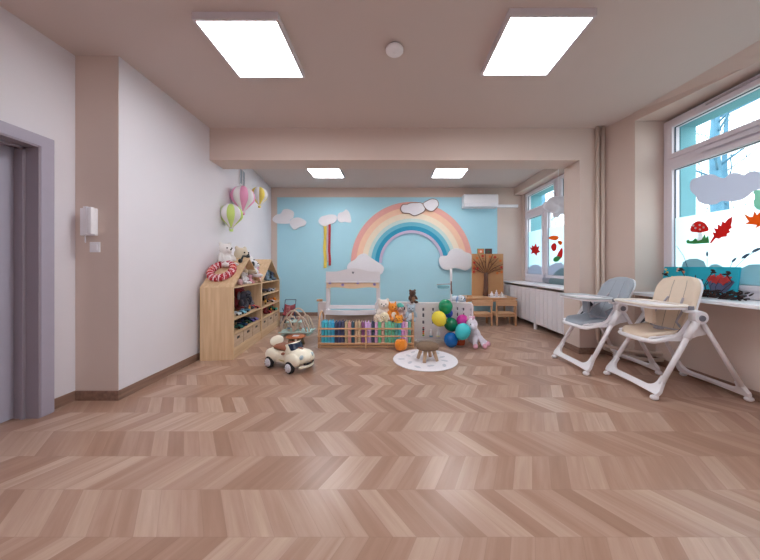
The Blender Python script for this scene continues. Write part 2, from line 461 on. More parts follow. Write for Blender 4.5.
# frosted film on the lower glass
M_film = filmmat('frosted_film', (238, 250, 252), clear=.22, body=.12)
M_film2 = filmmat('frosted_film_far', (225, 240, 246), clear=.25, body=.2)
mb = MB(); mb.bx(-.022, -.020, -(3.285-2.03), -(3.285-3.16), 1.002, 1.735); mb.build('frosted_film', M_film, w1)
mb = MB(); mb.bx(-.022, -.020, -(6.355-5.63), -(6.355-6.21), 1.002, 1.95); mb.build('frosted_film', M_film2, w2)
mb = MB(); mb.bx(-.022, -.020, -(6.355-4.87), -(6.355-5.41), 1.002, 1.93); mb.build('frosted_film', M_film2, w2)

# ------------------------------------------------------------------ window stickers
def onwin(px, py, X):
    Y = F*X/(px-CX); return (Y, CH-(py-CY)/F*Y)
def sticker(name, X, shapes, label, cat='sticker', group=None):
    """shapes: list of (part name, material, [px outlines], smooth n)"""
    allp = [onwin(x, y, X) for (_, _, outs, _) in shapes for o_ in outs for (x, y) in o_]
    cy = sum(p[0] for p in allp)/len(allp); cz = min(p[1] for p in allp)
    root = None
    if len(shapes) > 1: root = thing(name, label, cat, (X, cy, cz), group=group)
    for i, (pn, m, outs, sn) in enumerate(shapes):
        b = MB()
        for o_ in outs:
            pp = smooth_outline(o_, sn) if sn else o_
            q = [onwin(x, y, X) for x, y in pp]
            b.prism([(u-cy, v-cz) for u, v in q], lambda u, v, t: (t, u, v), -.0015-.0018*i, -.0003-.0018*i)
        if root is None:
            o = b.build(name, m, loc=(X, cy, cz)); tag(o, label, cat, group)
            return o
        b.build(pn, m, root)
    return root
S_white = filmmat('sticker_cloud', (208, 208, 218), clear=.05, body=.45)
S_red = filmmat('sticker_red', (226, 62, 58), clear=.0, body=.5)
S_orange = filmmat('sticker_orange', (244, 128, 44), clear=.0, body=.5)
S_green = filmmat('sticker_green', (96, 170, 110), clear=.0, body=.5)
S_pale = filmmat('sticker_pale', (244, 240, 240), clear=.0, body=.5)
S_mint = filmmat('sticker_mint', (166, 206, 190), clear=.1, body=.4)
S_hill = filmmat('sticker_hill', (172, 196, 202), clear=.1, body=.45)
S_stem = mat('sticker_stem', (70, 86, 110), .7)
XS = 3.300
cloud1 = [(690.5, 190), (691, 181), (698, 177), (704, 175), (713, 174.5), (719, 177), (725, 178), (730, 173.5), (738, 173), (744, 175), (748, 172.5), (755, 171), (761, 174), (764, 182), (762, 188), (754, 191), (748, 196), (741, 200), (732, 201.5), (722, 201), (716, 204), (706, 204.5), (698, 201), (696, 196)]
sticker('cloud_sticker', XS, [('cloud', S_white, [cloud1], 4)], 'large pale grey cloud sticker across the upper glass of the near window', group=None)
cap = [(691, 231), (692, 225.5), (697, 221.5), (702, 221.5), (706.5, 224.5), (709, 230), (704, 232), (697, 232.5)]
def spots(lst, r): return [[(x+r*math.cos(a), y+r*.9*math.sin(a)) for a in [k*math.pi/4 for k in range(8)]] for (x, y) in lst]
sticker('mushroom_sticker', XS, [('stem', S_pale, [[(698, 231), (702, 231), (702.5, 237), (704, 242), (696, 242), (698, 237)]], 0),
    ('grass', S_green, [[(686.5, 240.5), (689, 239.5), (690, 241), (693, 240.5), (696, 238), (698, 241), (702, 239.5), (705, 234), (706, 238), (708.5, 235.5), (709.5, 243), (694, 244), (687, 243.5)]], 0),
    ('cap', S_red, [cap], 4), *[('spot', S_pale, spots([p_], 1.1), 0) for p_ in ((696, 228), (700.5, 225), (704.5, 227.5), (701, 229.5), (694.5, 225.5))]],
    'red mushroom window sticker with white spots standing in green grass')
leafp = [(710, 242.5), (714, 236), (712.5, 232), (716, 233), (714, 228), (718, 229), (717.5, 224), (721, 226), (722.5, 221), (725, 223), (728, 219), (732.5, 216.5), (732, 222), (731, 226), (732.5, 227), (729, 230), (730.5, 232), (727, 234), (727, 236.5), (722, 237), (719, 239), (716, 238), (711, 243.5)]
sticker('leaf_sticker', XS, [('leaf', S_red, [leafp], 0)], 'red feathered leaf window sticker to the right of the mushroom')
orl = [(744, 213.5), (750, 217), (753, 216.5), (754.5, 211), (757, 215), (760, 212), (764, 208), (765, 216), (771, 214), (768, 221), (773, 224), (765, 226), (760, 226), (755, 228.5), (757, 225), (752, 224.5), (745, 224), (749, 221.5), (747, 219)]
sticker('maple_leaf_sticker', XS, [('leaf', S_orange, [orl], 0)], 'orange maple leaf window sticker cut by the right edge of the photo')
sticker('tree_crown_sticker', XS, [('crown', S_mint, [[(754, 191), (762, 190), (772, 192), (775, 205), (766, 210), (757, 209), (753.5, 203), (755, 197)]], 3)], 'pale mint green window sticker above the orange maple leaf')
hillb = onwin(700, 266, XS)
for pts, lab in (([(681, 270), (683, 262), (689, 259), (697, 258.5), (704, 261), (707, 268), (707, 281), (681, 281)], 'small grey green hill sticker at the left foot of the near window'),
                 ([(707, 280), (707.5, 268), (711, 264.5), (717, 264), (722, 266), (725, 271), (725, 284), (708, 284)], 'smallest grey hill sticker between two larger hills on the near window'),
                 ([(731, 288), (734, 277), (740, 269), (749, 264.5), (760, 264), (775, 266), (775, 296), (731, 292)], 'large grey hill sticker at the right foot of the near window')):
    # keep above the glass bottom
    sticker('hill_sticker', XS, [('hill', S_hill, [pts], 0)], lab, group='hill stickers on the near window')
def stems(name, X, curves, label):
    b = MB(); p0 = onwin(*curves[0][0][0], X)
    for pts, ears in curves:
        q = [onwin(x, y, X) for x, y in pts]
        sm = []
        for k in range(len(q)-1):
            for t in range(4): sm.append((q[k][0]+(q[k+1][0]-q[k][0])*t/4, q[k][1]+(q[k+1][1]-q[k][1])*t/4))
        sm.append(q[-1])
        b.tube([(-.004, y-p0[0], z-p0[1]) for y, z in sm], .0022, 5)
        for (x, y, ang, ln) in ears:
            e = onwin(x, y, X)
            # ear-shaped flat blade
            L_ = ln; a = R(ang)
            o_ = [(math.cos(a)*s_*L_-math.sin(a)*w_*L_, math.sin(a)*s_*L_+math.cos(a)*w_*L_) for s_, w_ in ((-.5, 0), (-.2, .16), (.2, .14), (.5, 0), (.2, -.14), (-.2, -.16))]
            b.prism([(e[0]-p0[0]+u, e[1]-p0[1]+v) for u, v in o_], lambda u, v, t: (t, u, v), -.006, -.003)
    o = b.build(name, S_stem, loc=(X, p0[0], p0[1])); tag(o, label, 'sticker', 'grass stem stickers on the near window'); return o
stems('grass_sticker', XS, [([(690, 284), (688, 268), (684, 256), (677, 246)], []), ([(708, 285), (707.5, 270), (707.5, 258)], [(707.6, 254, 90, .06)])], 'thin dark grass stem sticker with one upright ear left of centre on the near window')
stems('grass_sticker', XS, [([(714, 286), (722, 276), (730, 268), (733, 262)], [(734.5, 260, 40+90, .06)]), ([(720, 290), (735, 268), (748, 256), (760, 249)], [(746, 256, 140, .08), (757, 250, 150, .08)])], 'dark grass stem stickers with slanting ears above the big grey hill')

XF = 3.140
maple = [(529.5, 247), (532, 248), (532, 245), (534, 246.5), (536, 243), (537, 247), (539.5, 246), (538.5, 250), (540.5, 252), (537.5, 253), (536.5, 256), (534, 253), (531, 254), (532, 251)]
sticker('maple_leaf_sticker', XF, [('leaf', S_red, [maple], 0)], 'small red maple leaf sticker on the far window')
sticker('apple_sticker', XF, [('fruit', S_red, [[(551, 246.5), (554, 243), (556.5, 245), (556, 250), (553, 251)], [(557, 256), (560, 250), (562.5, 248), (562.5, 256), (560, 259)]], 3), ('leaf', S_green, [[(553.5, 258.5), (557, 256), (561, 257.5), (558, 261.5), (554, 261.5)]], 2)], 'red fruit sticker with green leaves beside the pillar on the far window')
sticker('autumn_leaves_sticker', XF, [('leaf', S_orange, [[(548.5, 238.5), (551, 236), (556, 235.5), (559, 237.5), (555.5, 240.5)], [(557.5, 242), (560, 240.5), (562.5, 242.5), (560.5, 245.5)]], 2)], 'orange leaves sticker along the top of the far window film')
sticker('hill_sticker', XF, [('hill', S_white, [[(524.5, 281), (526.5, 272), (531, 266), (537, 264.5), (542, 268), (545.5, 274), (546.5, 281)]], 3)], 'rounded pale grey cloud shaped sticker at the left foot of the far window')
sticker('hill_sticker', XF-.012, [('hill', S_white, [[(543, 282), (546, 272), (551, 265), (557, 263), (563, 264), (566, 283)]], 3)], 'pale grey cloud shaped sticker next to the pillar on the far window')
sticker('hill_sticker', XF-.022, [('hill', S_hill, [[(549, 283), (553, 275), (558, 270), (564, 268.5), (567, 284)]], 3)], 'blue grey hill sticker lowest beside the pillar on the far window')
# ------------------------------------------------------------------ ceiling lights
M_diff = emit('light_diffuser', (.955, .97, 1, 1), LIGHT)
M_frame = mat('light_frame', (215, 208, 214), .4)
def light(x, y, lab, s=.59):
    t = thing('ceiling_light', lab, 'ceiling light', (x, y, CEIL), group='square ceiling light panels')
    mb = MB(); mb.holes(s+.035, s+.035, [(.0175, s+.0175, .0175, s+.0175)], .055)
    for v in mb.bm.verts: v.co = Vector((v.co.x-(s+.035)/2, v.co.z-(s+.035)/2, v.co.y-.0285))
    mb.build('frame', M_frame, t)
    mb = MB(); mb.bx(-s/2, s/2, -s/2, s/2, -.050, -.046); mb.build('diffuser', M_diff, t)
light(-1.137, 2.29, 'large square light panel on the ceiling at the left, nearest the camera')
light(1.162, 2.26, 'large square light panel on the ceiling at the right, nearest the camera')
light(-1.257, 5.24, 'left one of the two small looking light panels beyond the beam')
light(1.13, 5.24, 'right one of the two small looking light panels beyond the beam')
light(-1.137, -.9, 'left ceiling light panel behind the camera'); light(1.162, -.9, 'right ceiling light panel behind the camera')

# smoke detector
t = thing('smoke_detector', 'round white smoke detector on the ceiling between the two near light panels', 'smoke detector', (.03, 2.30, CEIL))
mb = MB(); mb.lathe([(.06, -.001), (.06, -.015), (.052, -.016)]); mb.build('base', M_grey, t)
mb = MB(); mb.lathe([(.07, -.014), (.075, -.022), (.074, -.034), (.062, -.044), (.03, -.048), (.012, -.048), (.010, -.052), (0, -.052)], seg=32); mb.build('cover', M_white, t)

# door phone + switch on the beige return
t = thing('door_phone', 'white wall door phone with an upright handset on the narrow beige wall', 'door phone', (-2.62, 2.395, 1.57))
mb = MB(); mb.bx(-.09, .045, -.028, -.001, -.125, .115, bevel=.008); mb.build('base_plate', M_white, t)
mb = MB(); mb.bx(-.035, -.0, -.055, -.028, -.12, .125, bevel=.008); mb.bx(.006, .048, -.062, -.028, -.118, .12, bevel=.012); mb.build('handset', M_white, t)
pts = [(-.05 + .004*math.sin(k*2.0), -.02+.004*math.cos(k*2.0), -.125-.0035*k) for k in range(18)]
mb = MB(); mb.tube(pts, .0035, 6); mb.build('cord', M_white, t)
t = thing('light_switch', 'square white wall switch below the door phone', 'light switch', (-2.60, 2.395, 1.345))
mb = MB(); mb.bx(-.045, .045, -.010, -.001, -.045, .045, bevel=.004); mb.build('plate', M_white, t)
mb = MB(); mb.bx(-.027, .027, -.016, -.009, -.027, .027, bevel=.003); mb.build('rocker', M_white, t)

# heating pipes in the corner
for (x, lab) in ((2.745, 'left one of two beige heating pipes rising in the corner beside the pillar'), (2.815, 'right one of two beige heating pipes rising in the corner beside the pillar')):
    b = MB(); k = x-2.745
    b.tube([(x, 3.615, CEIL), (x, 3.615, .20-k), (x+.01, 3.60, .16-k), (x+.05, 3.50, .145-k), (2.96, 3.265-k*.4, .145-k), (3.05, 3.24-k*.4, .145-k), (3.205, 3.22-k*.4, .145-k)], .022, 12)
    o = b.build('heating_pipe', mat('pipe_paint', (216, 200, 188), .5)); tag(o, lab, 'pipe', 'heating pipes')

# ventilation grille on the slanting far left wall
def lwall(y): return -2.44-.1538*(y-3.85)       # x of the leaning wall at depth y
WA = math.atan2(.1538, 1)
t = thing('vent_grille', 'small grey ventilation grille high on the white wall above the pink paper balloon', 'vent', (lwall(4.68), 4.68, 2.70), WA)
mb = MB(); mb.holes(.26, .30, [(.025, .118, .025, .275), (.142, .235, .025, .275)], .012)
for v in mb.bm.verts: v.co = Vector((v.co.y+.008, v.co.x-.13, v.co.z-.15))
mb.build('frame', M_wpaint, t)
mb = MB()
for k in range(12): mb.box((.006, 0, -.125+k*.0227), (.004, .22, .014), rot=(0, R(35), 0))
mb.build('louvre', mat('louvre_grey', (176, 184, 196), .5), t)

# air conditioner
t = thing('air_conditioner', 'white wall air conditioner above the right end of the blue wall', 'air conditioner', (2.065, YB, 2.68))
mb = MB()
prof = [(0, -.15), (0, .15), (-.20, .15), (-.225, .12), (-.23, -.06), (-.20, -.12), (-.12, -.15)]
mb.prism(prof, lambda u, v, t_: (t_, u-.001, v), -.395, .395); mb.build('body', M_white, t, mods=[('bevel', .008)])
mb = MB(); mb.box((0, -.195, -.125), (.72, .07, .008), rot=(R(28), 0, 0)); mb.build('flap', mat('ac_flap', (205, 208, 216), .4), t)
mb = MB(); mb.bx(-.36, .36, -.20, -.03, .1495, .152); mb.build('top_grille', M_dark, t)
mb = MB(); mb.bx(2.47, 2.99, YB-.065, YB-.001, 2.56, 2.625, bevel=.004); o = mb.build('cable_duct', M_white); tag(o, 'white plastic cable duct running right from the air conditioner', 'cable duct')

# ------------------------------------------------------------------ decorations on the blue wall
def onback(px, py, Y):
    return ((px-CX)/F*Y, CH-(py-CY)/F*Y)
M_card = mat('foam_board_white', (236, 234, 240), .8)
M_edge = mat('cloud_edge_brown', (150, 120, 110), .8)
def cloud(pts, off, lab, rim=False, n=3):
    Y = YB-off; q = [onback(x, y, Y) for x, y in smooth_outline(pts, n)]
    cx = sum(p[0] for p in q)/len(q); cz = sum(p[1] for p in q)/len(q)
    b = MB(); b.prism([(u-cx, v-cz) for u, v in q], lambda u, v, t: (u, t, v), -.018, 0)
    if rim:
        r = thing('cloud_cutout', lab, 'cloud decoration', (cx, Y, cz), group='white foam clouds on the blue wall')
        b.build('board', M_card, r)
        e = MB(); e.tube([(u-cx, -.018, v-cz) for u, v in q], .008, 6, closed=True); e.build('rim', M_edge, r)
        return r
    o = b.build('cloud_cutout', M_card, loc=(cx, Y, cz), mods=[('bevel', .004)]); tag(o, lab, 'cloud decoration', 'white foam clouds on the blue wall'); return o
cloud([(272.5, 219.5), (276, 215), (281, 213.5), (283, 210), (287, 209), (291, 210), (294, 212.5), (293.5, 217.5), (290, 220), (289, 223.5), (283, 224), (276, 223)], .001, 'left part of the white cloud pair at the left end of the blue wall')
cloud([(289.5, 222.5), (292, 219), (297, 217.5), (302, 218.5), (306.5, 222), (304.5, 226), (300, 227), (295, 230), (291.5, 227)], .022, 'lower right part of the white cloud pair at the left end of the blue wall')
cloud([(318.5, 221), (321, 217), (325.5, 215.5), (331, 214.5), (336, 215.5), (337, 219), (334, 223), (329, 224.5), (325, 226.5), (320.5, 224.5)], .024, 'white cloud with coloured ribbons hanging under it')
cloud([(337.5, 219), (338.5, 213.5), (343, 212), (346, 209.5), (349, 212), (350.5, 216), (351, 222.5), (345, 222), (340.5, 222.5)], .001, 'white cloud touching the right side of the ribbon cloud')
cloud([(400.5, 209), (402.5, 205), (407, 204.5), (411, 203), (417, 203), (421, 203), (425, 207), (424.5, 211), (420, 214), (414, 216), (409, 213.5), (403, 213)], .047, 'brown rimmed white cloud over the top of the rainbow, lower left one', True)
cloud([(423, 204), (427, 201), (432, 199), (437, 200.5), (438.5, 205), (436, 208.5), (432, 211.5), (426.5, 209.5)], .069, 'brown rimmed white cloud over the top of the rainbow, smaller upper right one', True)
cloud([(347, 268), (349, 263), (355, 259.5), (359, 255), (365, 253.5), (370, 257), (376, 261), (382, 265), (384, 269), (381, 274.5), (374, 273), (366, 276), (357, 275), (351, 271)], .047, 'white cloud at the left foot of the rainbow above the play stand')
cloud([(438.8, 259), (441.5, 256), (447, 255.5), (449, 251.5), (454, 248.5), (461, 249), (465, 252), (470.5, 254), (473, 260), (471, 267), (465.5, 270.5), (460, 269), (454, 268), (450, 270), (443, 269), (439.5, 264)], .047, 'white cloud at the right foot of the rainbow beside the paper tree')

rb = thing('rainbow', 'large pastel rainbow of raised arches on the blue wall', 'rainbow', (onback(411.5, 263, YB)[0], YB, onback(411.5, 263, YB)[1]))
S = YB/F
bands = [(60.5, 55, (238, 176, 166), 'outer coral arch'), (55, 49.5, (248, 206, 178), 'peach arch'), (49.5, 44, (244, 228, 206), 'cream arch'), (44, 40.5, (206, 226, 222), 'pale mint arch'), (40.5, 36.5, (112, 190, 212), 'light blue arch'), (36.5, 32.3, (48, 158, 196), 'deep blue arch'), (32.3, 29.6, (200, 190, 218), 'inner lilac arch')]
for (ro, ri, c, lab) in bands:
    b = MB(); n = 48
    pts = [(ro*S*math.cos(math.pi*k/n), ro*S*math.sin(math.pi*k/n)*1.005) for k in range(n+1)]+[(ri*S*math.cos(math.pi*k/n), ri*S*math.sin(math.pi*k/n)*1.005) for k in range(n, -1, -1)]
    o = b.prism(pts, lambda u, v, t: (u, t, v), -.036 if ri < 30 else -.034, -.002).build('arch', mat('rainbow_'+lab.replace(' ', '_'), c, .8, .05, 12), rb); o['label'] = lab
# ribbons
rt = [(323.5, 326.5, 268, (242, 214, 96), 'yellow'), (326.5, 328.3, 262, (208, 190, 206), 'lilac'), (328.3, 330.6, 265.5, (196, 58, 66), 'red')]
for (a, b_, y1, c, nm) in rt:
    Y = YB-.03; p0 = onback(a, 224, Y); p1 = onback(b_, y1, Y)
    b = MB(); b.grid(lambda u, v: (p0[0]+(p1[0]-p0[0])*u+.006*math.sin(v*9), Y+.012*math.sin(v*14+a), p0[1]+(p1[1]-p0[1])*v), 3, 24, .003)
    o = b.build('ribbon', mat('ribbon_'+nm, c, .7)); tag(o, nm+' fabric ribbon hanging under a white wall cloud', 'ribbon', 'ribbons under the cloud')

# hanging cotton cloud in front of the far window
mb = MB(); rr = random.Random(3)
for (x, z, r) in ((-.17, 0, .10), (-.06, .05, .13), (.07, .04, .14), (.19, 0, .11), (0, -.06, .11), (.1, -.07, .10), (-.1, -.06, .09), (-.02, -.15, .06)):
    mb.sph((x, rr.uniform(-.04, .04), z), (r, r*.8, r*.85))
C0 = Vector((2.83, 4.6, 2.20))
t = thing('hanging_cloud', 'puffy white cotton cloud hanging on a thread in front of the far window', 'cloud lamp', C0)
mb.build('cloud', mat('cotton', (232, 232, 242), .95, bump=.5, bscale=60), t, mods=[('remesh', .012, 3)])
mb = MB(); mb.cyl((0, 0, .1), (0, 0, CEIL-C0.z), .0025, seg=6); mb.build('thread', M_white, t)

# hot-air balloon paper decorations on the left wall
def paper_balloon(c, r, ca, cb, nm, lab, rz=0):
    t = thing('paper_balloon', lab, 'paper balloon', c, rz, group='paper hot-air balloons')
    prof = []
    for k in range(15):
        a = k/14
        if a < .62: th = a/.62*math.pi*.62; rad = math.sin(th); z = math.cos(th)
        else:
            s_ = (a-.62)/.38; rad = math.sin(math.pi*.62)*(1-s_)+.16*s_; z = math.cos(math.pi*.62)+(-1.22-math.cos(math.pi*.62))*s_
        prof.append((rad*r, z*r))
    b = MB(); NG = 8
    ma_, mb_ = [mat('paper_'+nm, ca, .85), mat('paper_white', (240, 238, 240), .85)]
    for g in range(NG):
        b.mi = g % 2; before = set(b.bm.faces)
        steps = 5; cols = []
        for k in range(steps+1):
            ph = 2*math.pi*(g+k/steps)/NG
            bulge = 1-.13*abs(2*k/steps-1)**2
            cols.append([b.bm.verts.new((max(pr, .001)*bulge*math.cos(ph), max(pr, .001)*bulge*math.sin(ph), pz)) for pr, pz in prof])
        for A, B in zip(cols, cols[1:]):
            for i in range(len(prof)-1): b.bm.faces.new((A[i], A[i+1], B[i+1], B[i]))
        for f in b.bm.faces:
            if f not in before: f.material_index = b.mi; f.smooth = True
    b.build('envelope', [ma_, mb_], t)
    b = MB(); b.lathe([(r*.10, -r*1.62), (r*.15, -r*1.60), (r*.17, -r*1.42), (r*.14, -r*1.42)], seg=14)
    for k in range(4): a = k*math.pi/2; b.cyl((r*.15*math.cos(a), r*.15*math.sin(a), -r*1.44), (r*.16*math.cos(a), r*.16*math.sin(a), -r*1.2), .003, seg=5)
    b.build('basket', ma_, t)
    b = MB(); b.cyl((0, 0, r*.98), (-(r*.85), 0, r*1.15), .002, seg=5); b.build('hanging_thread', M_white, t)
def pbal(px, py, r, Y): x = (px-CX)/F*Y; return (x, Y, CH-(py-CY)/F*Y)
paper_balloon((-2.335, 4.29, CH+(CY-197)/F*4.29), .175, (244, 168, 206), 0, 'pink', 'pink and white paper hot-air balloon below the vent grille', R(12))
paper_balloon((-2.355, 4.01, CH+(CY-214.5)/F*4.01), .155, (206, 230, 130), 0, 'green', 'green and white paper hot-air balloon, lowest of the three', R(5))
paper_balloon((-2.41, 4.98, CH+(CY-195)/F*4.98), .145, (250, 226, 110), 0, 'yellow', 'yellow and white paper hot-air balloon, farthest of the three', R(25))

# ------------------------------------------------------------------ radiator cover in the far half
t = thing('radiator_cover', 'long white slatted radiator cover under the far window', 'radiator cover', (2.69, 3.99, 0))
L_ = YB-3.99-.012
for (y0, y1) in ((0.02, 1.065), (1.125, L_-.02)):
    b = MB(); n = 8; w = (y1-y0)/n
    b.bx(.012, .022, y0, y1, .11, .75)
    for k in range(n): b.bx(-.004, .014, y0+k*w+.006, y0+(k+1)*w-.006, .11, .76, bevel=.004)
    b.build('slatted_panel', M_wpaint, t)
b = MB(); b.bx(-.01, .03, 1.07, 1.12, 0, .78); b.build('post', M_wpaint, t)
b = MB(); b.bx(-.01, .03, L_-.02, L_, 0, .78); b.build('post', M_wpaint, t)
b = MB(); b.bx(-.01, .03, 0, .02, 0, .78); b.build('post', M_wpaint, t)
b = MB(); b.bx(.022, .036, .02, L_-.02, .70, .745); b.build('top_rail', M_wpaint, t)
t = thing('radiator', 'dark shaded white radiator behind the slatted cover', 'radiator', (2.92, 4.2, 0))
b = MB()
for k in range(18): b.bx(-.05, .05, .02+k*.115, .115+k*.115, .12, .66, bevel=.012)
b.build('column_block', M_wpaint, t)
for y in (.1, 1.9): b = MB(); b.bx(-.03, .03, y, y+.03, 0, .13); b.build('foot', M_wpaint, t)

# ------------------------------------------------------------------ house shelves
SU = Vector((-.1145, .9934, 0)); SV = Vector((-.9934, -.1145, 0)); SO = Vector((-1.98, 3.42, 0))
SL = .998; SD = .395; EH = .912; AH = 1.30; TH = .018
SROT = math.atan2(-SU.x, SU.y)    # thing's local +y = along front, local -x = towards wall
def shelf(u0, boards, lab):
    o = SO+SU*u0
    t = thing('house_shelf', lab, 'toy shelf', (o.x, o.y, 0), SROT, 'house shaped toy shelves')
    L = SL-.004
    side = [(0, 0), (-SD, 0), (-SD, EH), (0, EH)]
    for y in (0, L-TH):
        b = MB(); b.bx(-SD, 0, y, y+TH, 0, EH); b.build('side_panel', M_birch, t)
    # roof boards
    dy = L/2; dz = AH-EH; ln = math.hypot(dy, dz); ny, nz = dz/ln, dy/ln
    for s in (0, 1):
        b = MB()
        q = [(0, EH), (L/2, AH), (L/2, AH-TH/nz), (TH, EH)]
        if s: q = [(L-a, z) for a, z in q]
        b.prism(q, lambda u, v, w: (w, u, v), -SD, 0); b.build('roof_panel', M_birchx, t)
    b = MB()
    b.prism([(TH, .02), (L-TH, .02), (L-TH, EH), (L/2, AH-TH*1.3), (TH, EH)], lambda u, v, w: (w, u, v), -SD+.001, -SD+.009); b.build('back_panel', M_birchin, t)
    for z in boards+[EH-.016]:
        b = MB(); b.bx(-SD+.009, -.003, TH, L-TH, z, z+.016); b.build('shelf_board', M_birchx, t)
    b = MB(); b.bx(-SD+.009, -.006, TH, L-TH, .115, .131); b.bx(-.020, -.004, TH, L-TH, 0.0, .115); b.build('plinth', M_birchx, t)
    return t
SH1 = shelf(0, [.30, .49], 'nearer house shaped birch toy shelf with a big grey plush inside')
SH2 = shelf(SL, [.30, .48, .69], 'farther house shaped birch toy shelf with four narrow rows of toys')
def sp(u, v, z): p = SO+SU*u+SV*v; return Vector((p.x, p.y, z))
def su_from_px(px, v):
    k = (px-CX)/F; o = SO+SV*v      # (o+SU*u).x = k*(o+SU*u).y
    return (k*o.y-o.x)/(SU.x-k*SU.y)
M_bin = wood('storage_bin_wood', (196, 166, 140), (214, 186, 160), 'Y', .6)
order = ['nearest', 'second', 'third', 'fourth', 'fifth', 'farthest']
for k in range(6):
    s_ = k//3; w = (SL-2*TH-.012)/3; u = s_*SL+TH+.002+w*(k % 3)
    p = sp(u+w/2, .014, .132)
    t = thing('storage_bin', order[k]+' wooden storage bin in the bottom row of the house shelves, dark handle slot', 'storage bin', p, SROT, 'storage bins under the toys')
    b = MB(); hw = w/2-.006
    b.holes(hw*2, .155, [(hw-.045, hw+.045, .090, .126)], .010)
    for v in b.bm.verts: v.co = Vector((v.co.y-.006, v.co.x-hw, v.co.z))
    b.bx(-.33, -.012, -hw, -hw+.008, 0, .15); b.bx(-.33, -.012, hw-.008, hw, 0, .15); b.bx(-.33, -.32, -hw, hw, 0, .15); b.bx(-.33, -.012, -hw, hw, 0, .006)
    b.build('box', M_bin, t)
    b = MB(); b.bx(-.022, -.0125, -.055, .055, .082, .135); b.build('handle_slot_shade', M_black, t)  # black plate behind the hand hole, painted in for the shade inside the bin
# ------------------------------------------------------------------ toys
EYE = mat('toy_eye', (18, 16, 20), .15)
def plush(loc, s, cols, label, rz=0, ears='round', pose='sit', cat='plush toy', name='plush_toy', group=None, snout=True, extra=None, tilt=0, vox=.055):
    """a soft toy about 1*s tall, facing local -Y, sitting on its bottom"""
    t = thing(name, label, cat, loc, rz, group)
    t.rotation_euler = (tilt, 0, rz)
    body = plushmat('plush_%d_%d_%d' % cols[0], cols[0]); acc = plushmat('plush_%d_%d_%d' % cols[1], cols[1])
    b = MB(); 
    if pose == 'sit':
        b.sph((0, 0, .27), (.23, .20, .27)); b.sph((0, -.02, .68), (.24, .22, .22))
        for sx in (-1, 1):
            b.sph((sx*.16, -.24, .10), (.10, .22, .10), rot=(0, 0, sx*R(14)))
            b.sph((sx*.25, -.08, .38), (.075, .09, .19), rot=(R(-25), sx*R(-22), 0))
        hc = Vector((0, -.02, .68))
    elif pose == 'lie':
        b.sph((0, .18, .18), (.21, .34, .18)); b.sph((0, -.28, .24), (.22, .21, .20))
        for sx in (-1, 1):
            b.sph((sx*.2, -.22, .07), (.07, .19, .07), rot=(0, 0, sx*R(25))); b.sph((sx*.2, .45, .07), (.08, .17, .07), rot=(0, 0, sx*R(-25)))
        hc = Vector((0, -.28, .24))
    elif pose == 'ball':
        b.sph((0, 0, .33), (.34, .30, .33)); hc = Vector((0, -.06, .36))
        for sx in (-1, 1): b.sph((sx*.2, -.2, .06), (.10, .13, .06))
    if ears == 'round':
        for sx in (-1, 1): b.sph(hc+Vector((sx*.18, .02, .19)), (.085, .05, .085))
    if ears == 'pointed':
        for sx in (-1, 1): b.cyl(hc+Vector((sx*.14, .02, .12)), hc+Vector((sx*.2, .02, .33)), .085, .012, 10)
    if snout: b.sph(hc+Vector((0, -.2, -.05)), (.1, .09, .075))
    b.build('body', body, t, mods=[('remesh', vox*.55, 3)])
    t.scale = (s, s, s)
    if ears == 'long':
        for sx in (-1, 1):
            e = MB(); e.sph(hc+Vector((sx*.13, .03, .33)), (.06, .035, .2), rot=(0, sx*R(14), 0)); e.build('ear', acc, t)
    if ears == 'flop':
        for sx in (-1, 1):
            e = MB(); e.sph(hc+Vector((sx*.23, .0, 0)), (.05, .09, .16), rot=(0, sx*R(-18), 0)); e.build('ear', acc, t)
    if ears == 'big':
        for sx in (-1, 1):
            e = MB(); e.sph(hc+Vector((sx*.3, .03, .03)), (.2, .04, .2), rot=(0, 0, sx*R(-20))); e.build('ear', acc, t)
    for sx in (-1, 1):
        e = MB(); e.sph(hc+Vector((sx*.09, -.205, .04)), .028, seg=8, rings=6); e.build('eye', EYE, t)
    if snout:
        e = MB(); e.sph(hc+Vector((0, -.285, -.02)), (.035, .025, .028), seg=8, rings=6); e.build('nose', EYE, t)
    if extra == 'trunk':
        e = MB(); e.tube([hc+Vector((0, -.2, -.03)), hc+Vector((0, -.34, -.08)), hc+Vector((0, -.38, -.2)), hc+Vector((0, -.33, -.32))], [.085, .075, .06, .045], 10); e.build('trunk', body, t)
    if extra == 'hat':
        e = MB(); e.lathe([(.24, 0), (.25, .03), (.22, .1), (.12, .2), (.04, .24), (0, .24)], c=hc+Vector((0, .02, .08))); e.build('hat', acc, t)
    if extra == 'scarf':
        e = MB(); e.tube([(hc.x+.2*math.cos(a), hc.y+.18*math.sin(a), hc.z-.2) for a in [k*math.pi/8 for k in range(16)]], .045, 8, closed=True); e.build('scarf', acc, t)
    if extra == 'belly':
        e = MB(); e.sph((0, -.10, .27), (.16, .125, .2)); e.build('belly', acc, t)
    if extra == 'mane':
        e = MB()
        for k in range(6): a = -.3+k*.5; e.sph(hc+Vector((.0, .1+.08*math.sin(a), .2-.07*k)), .075, seg=8, rings=6)
        e.build('mane', acc, t)
    return t
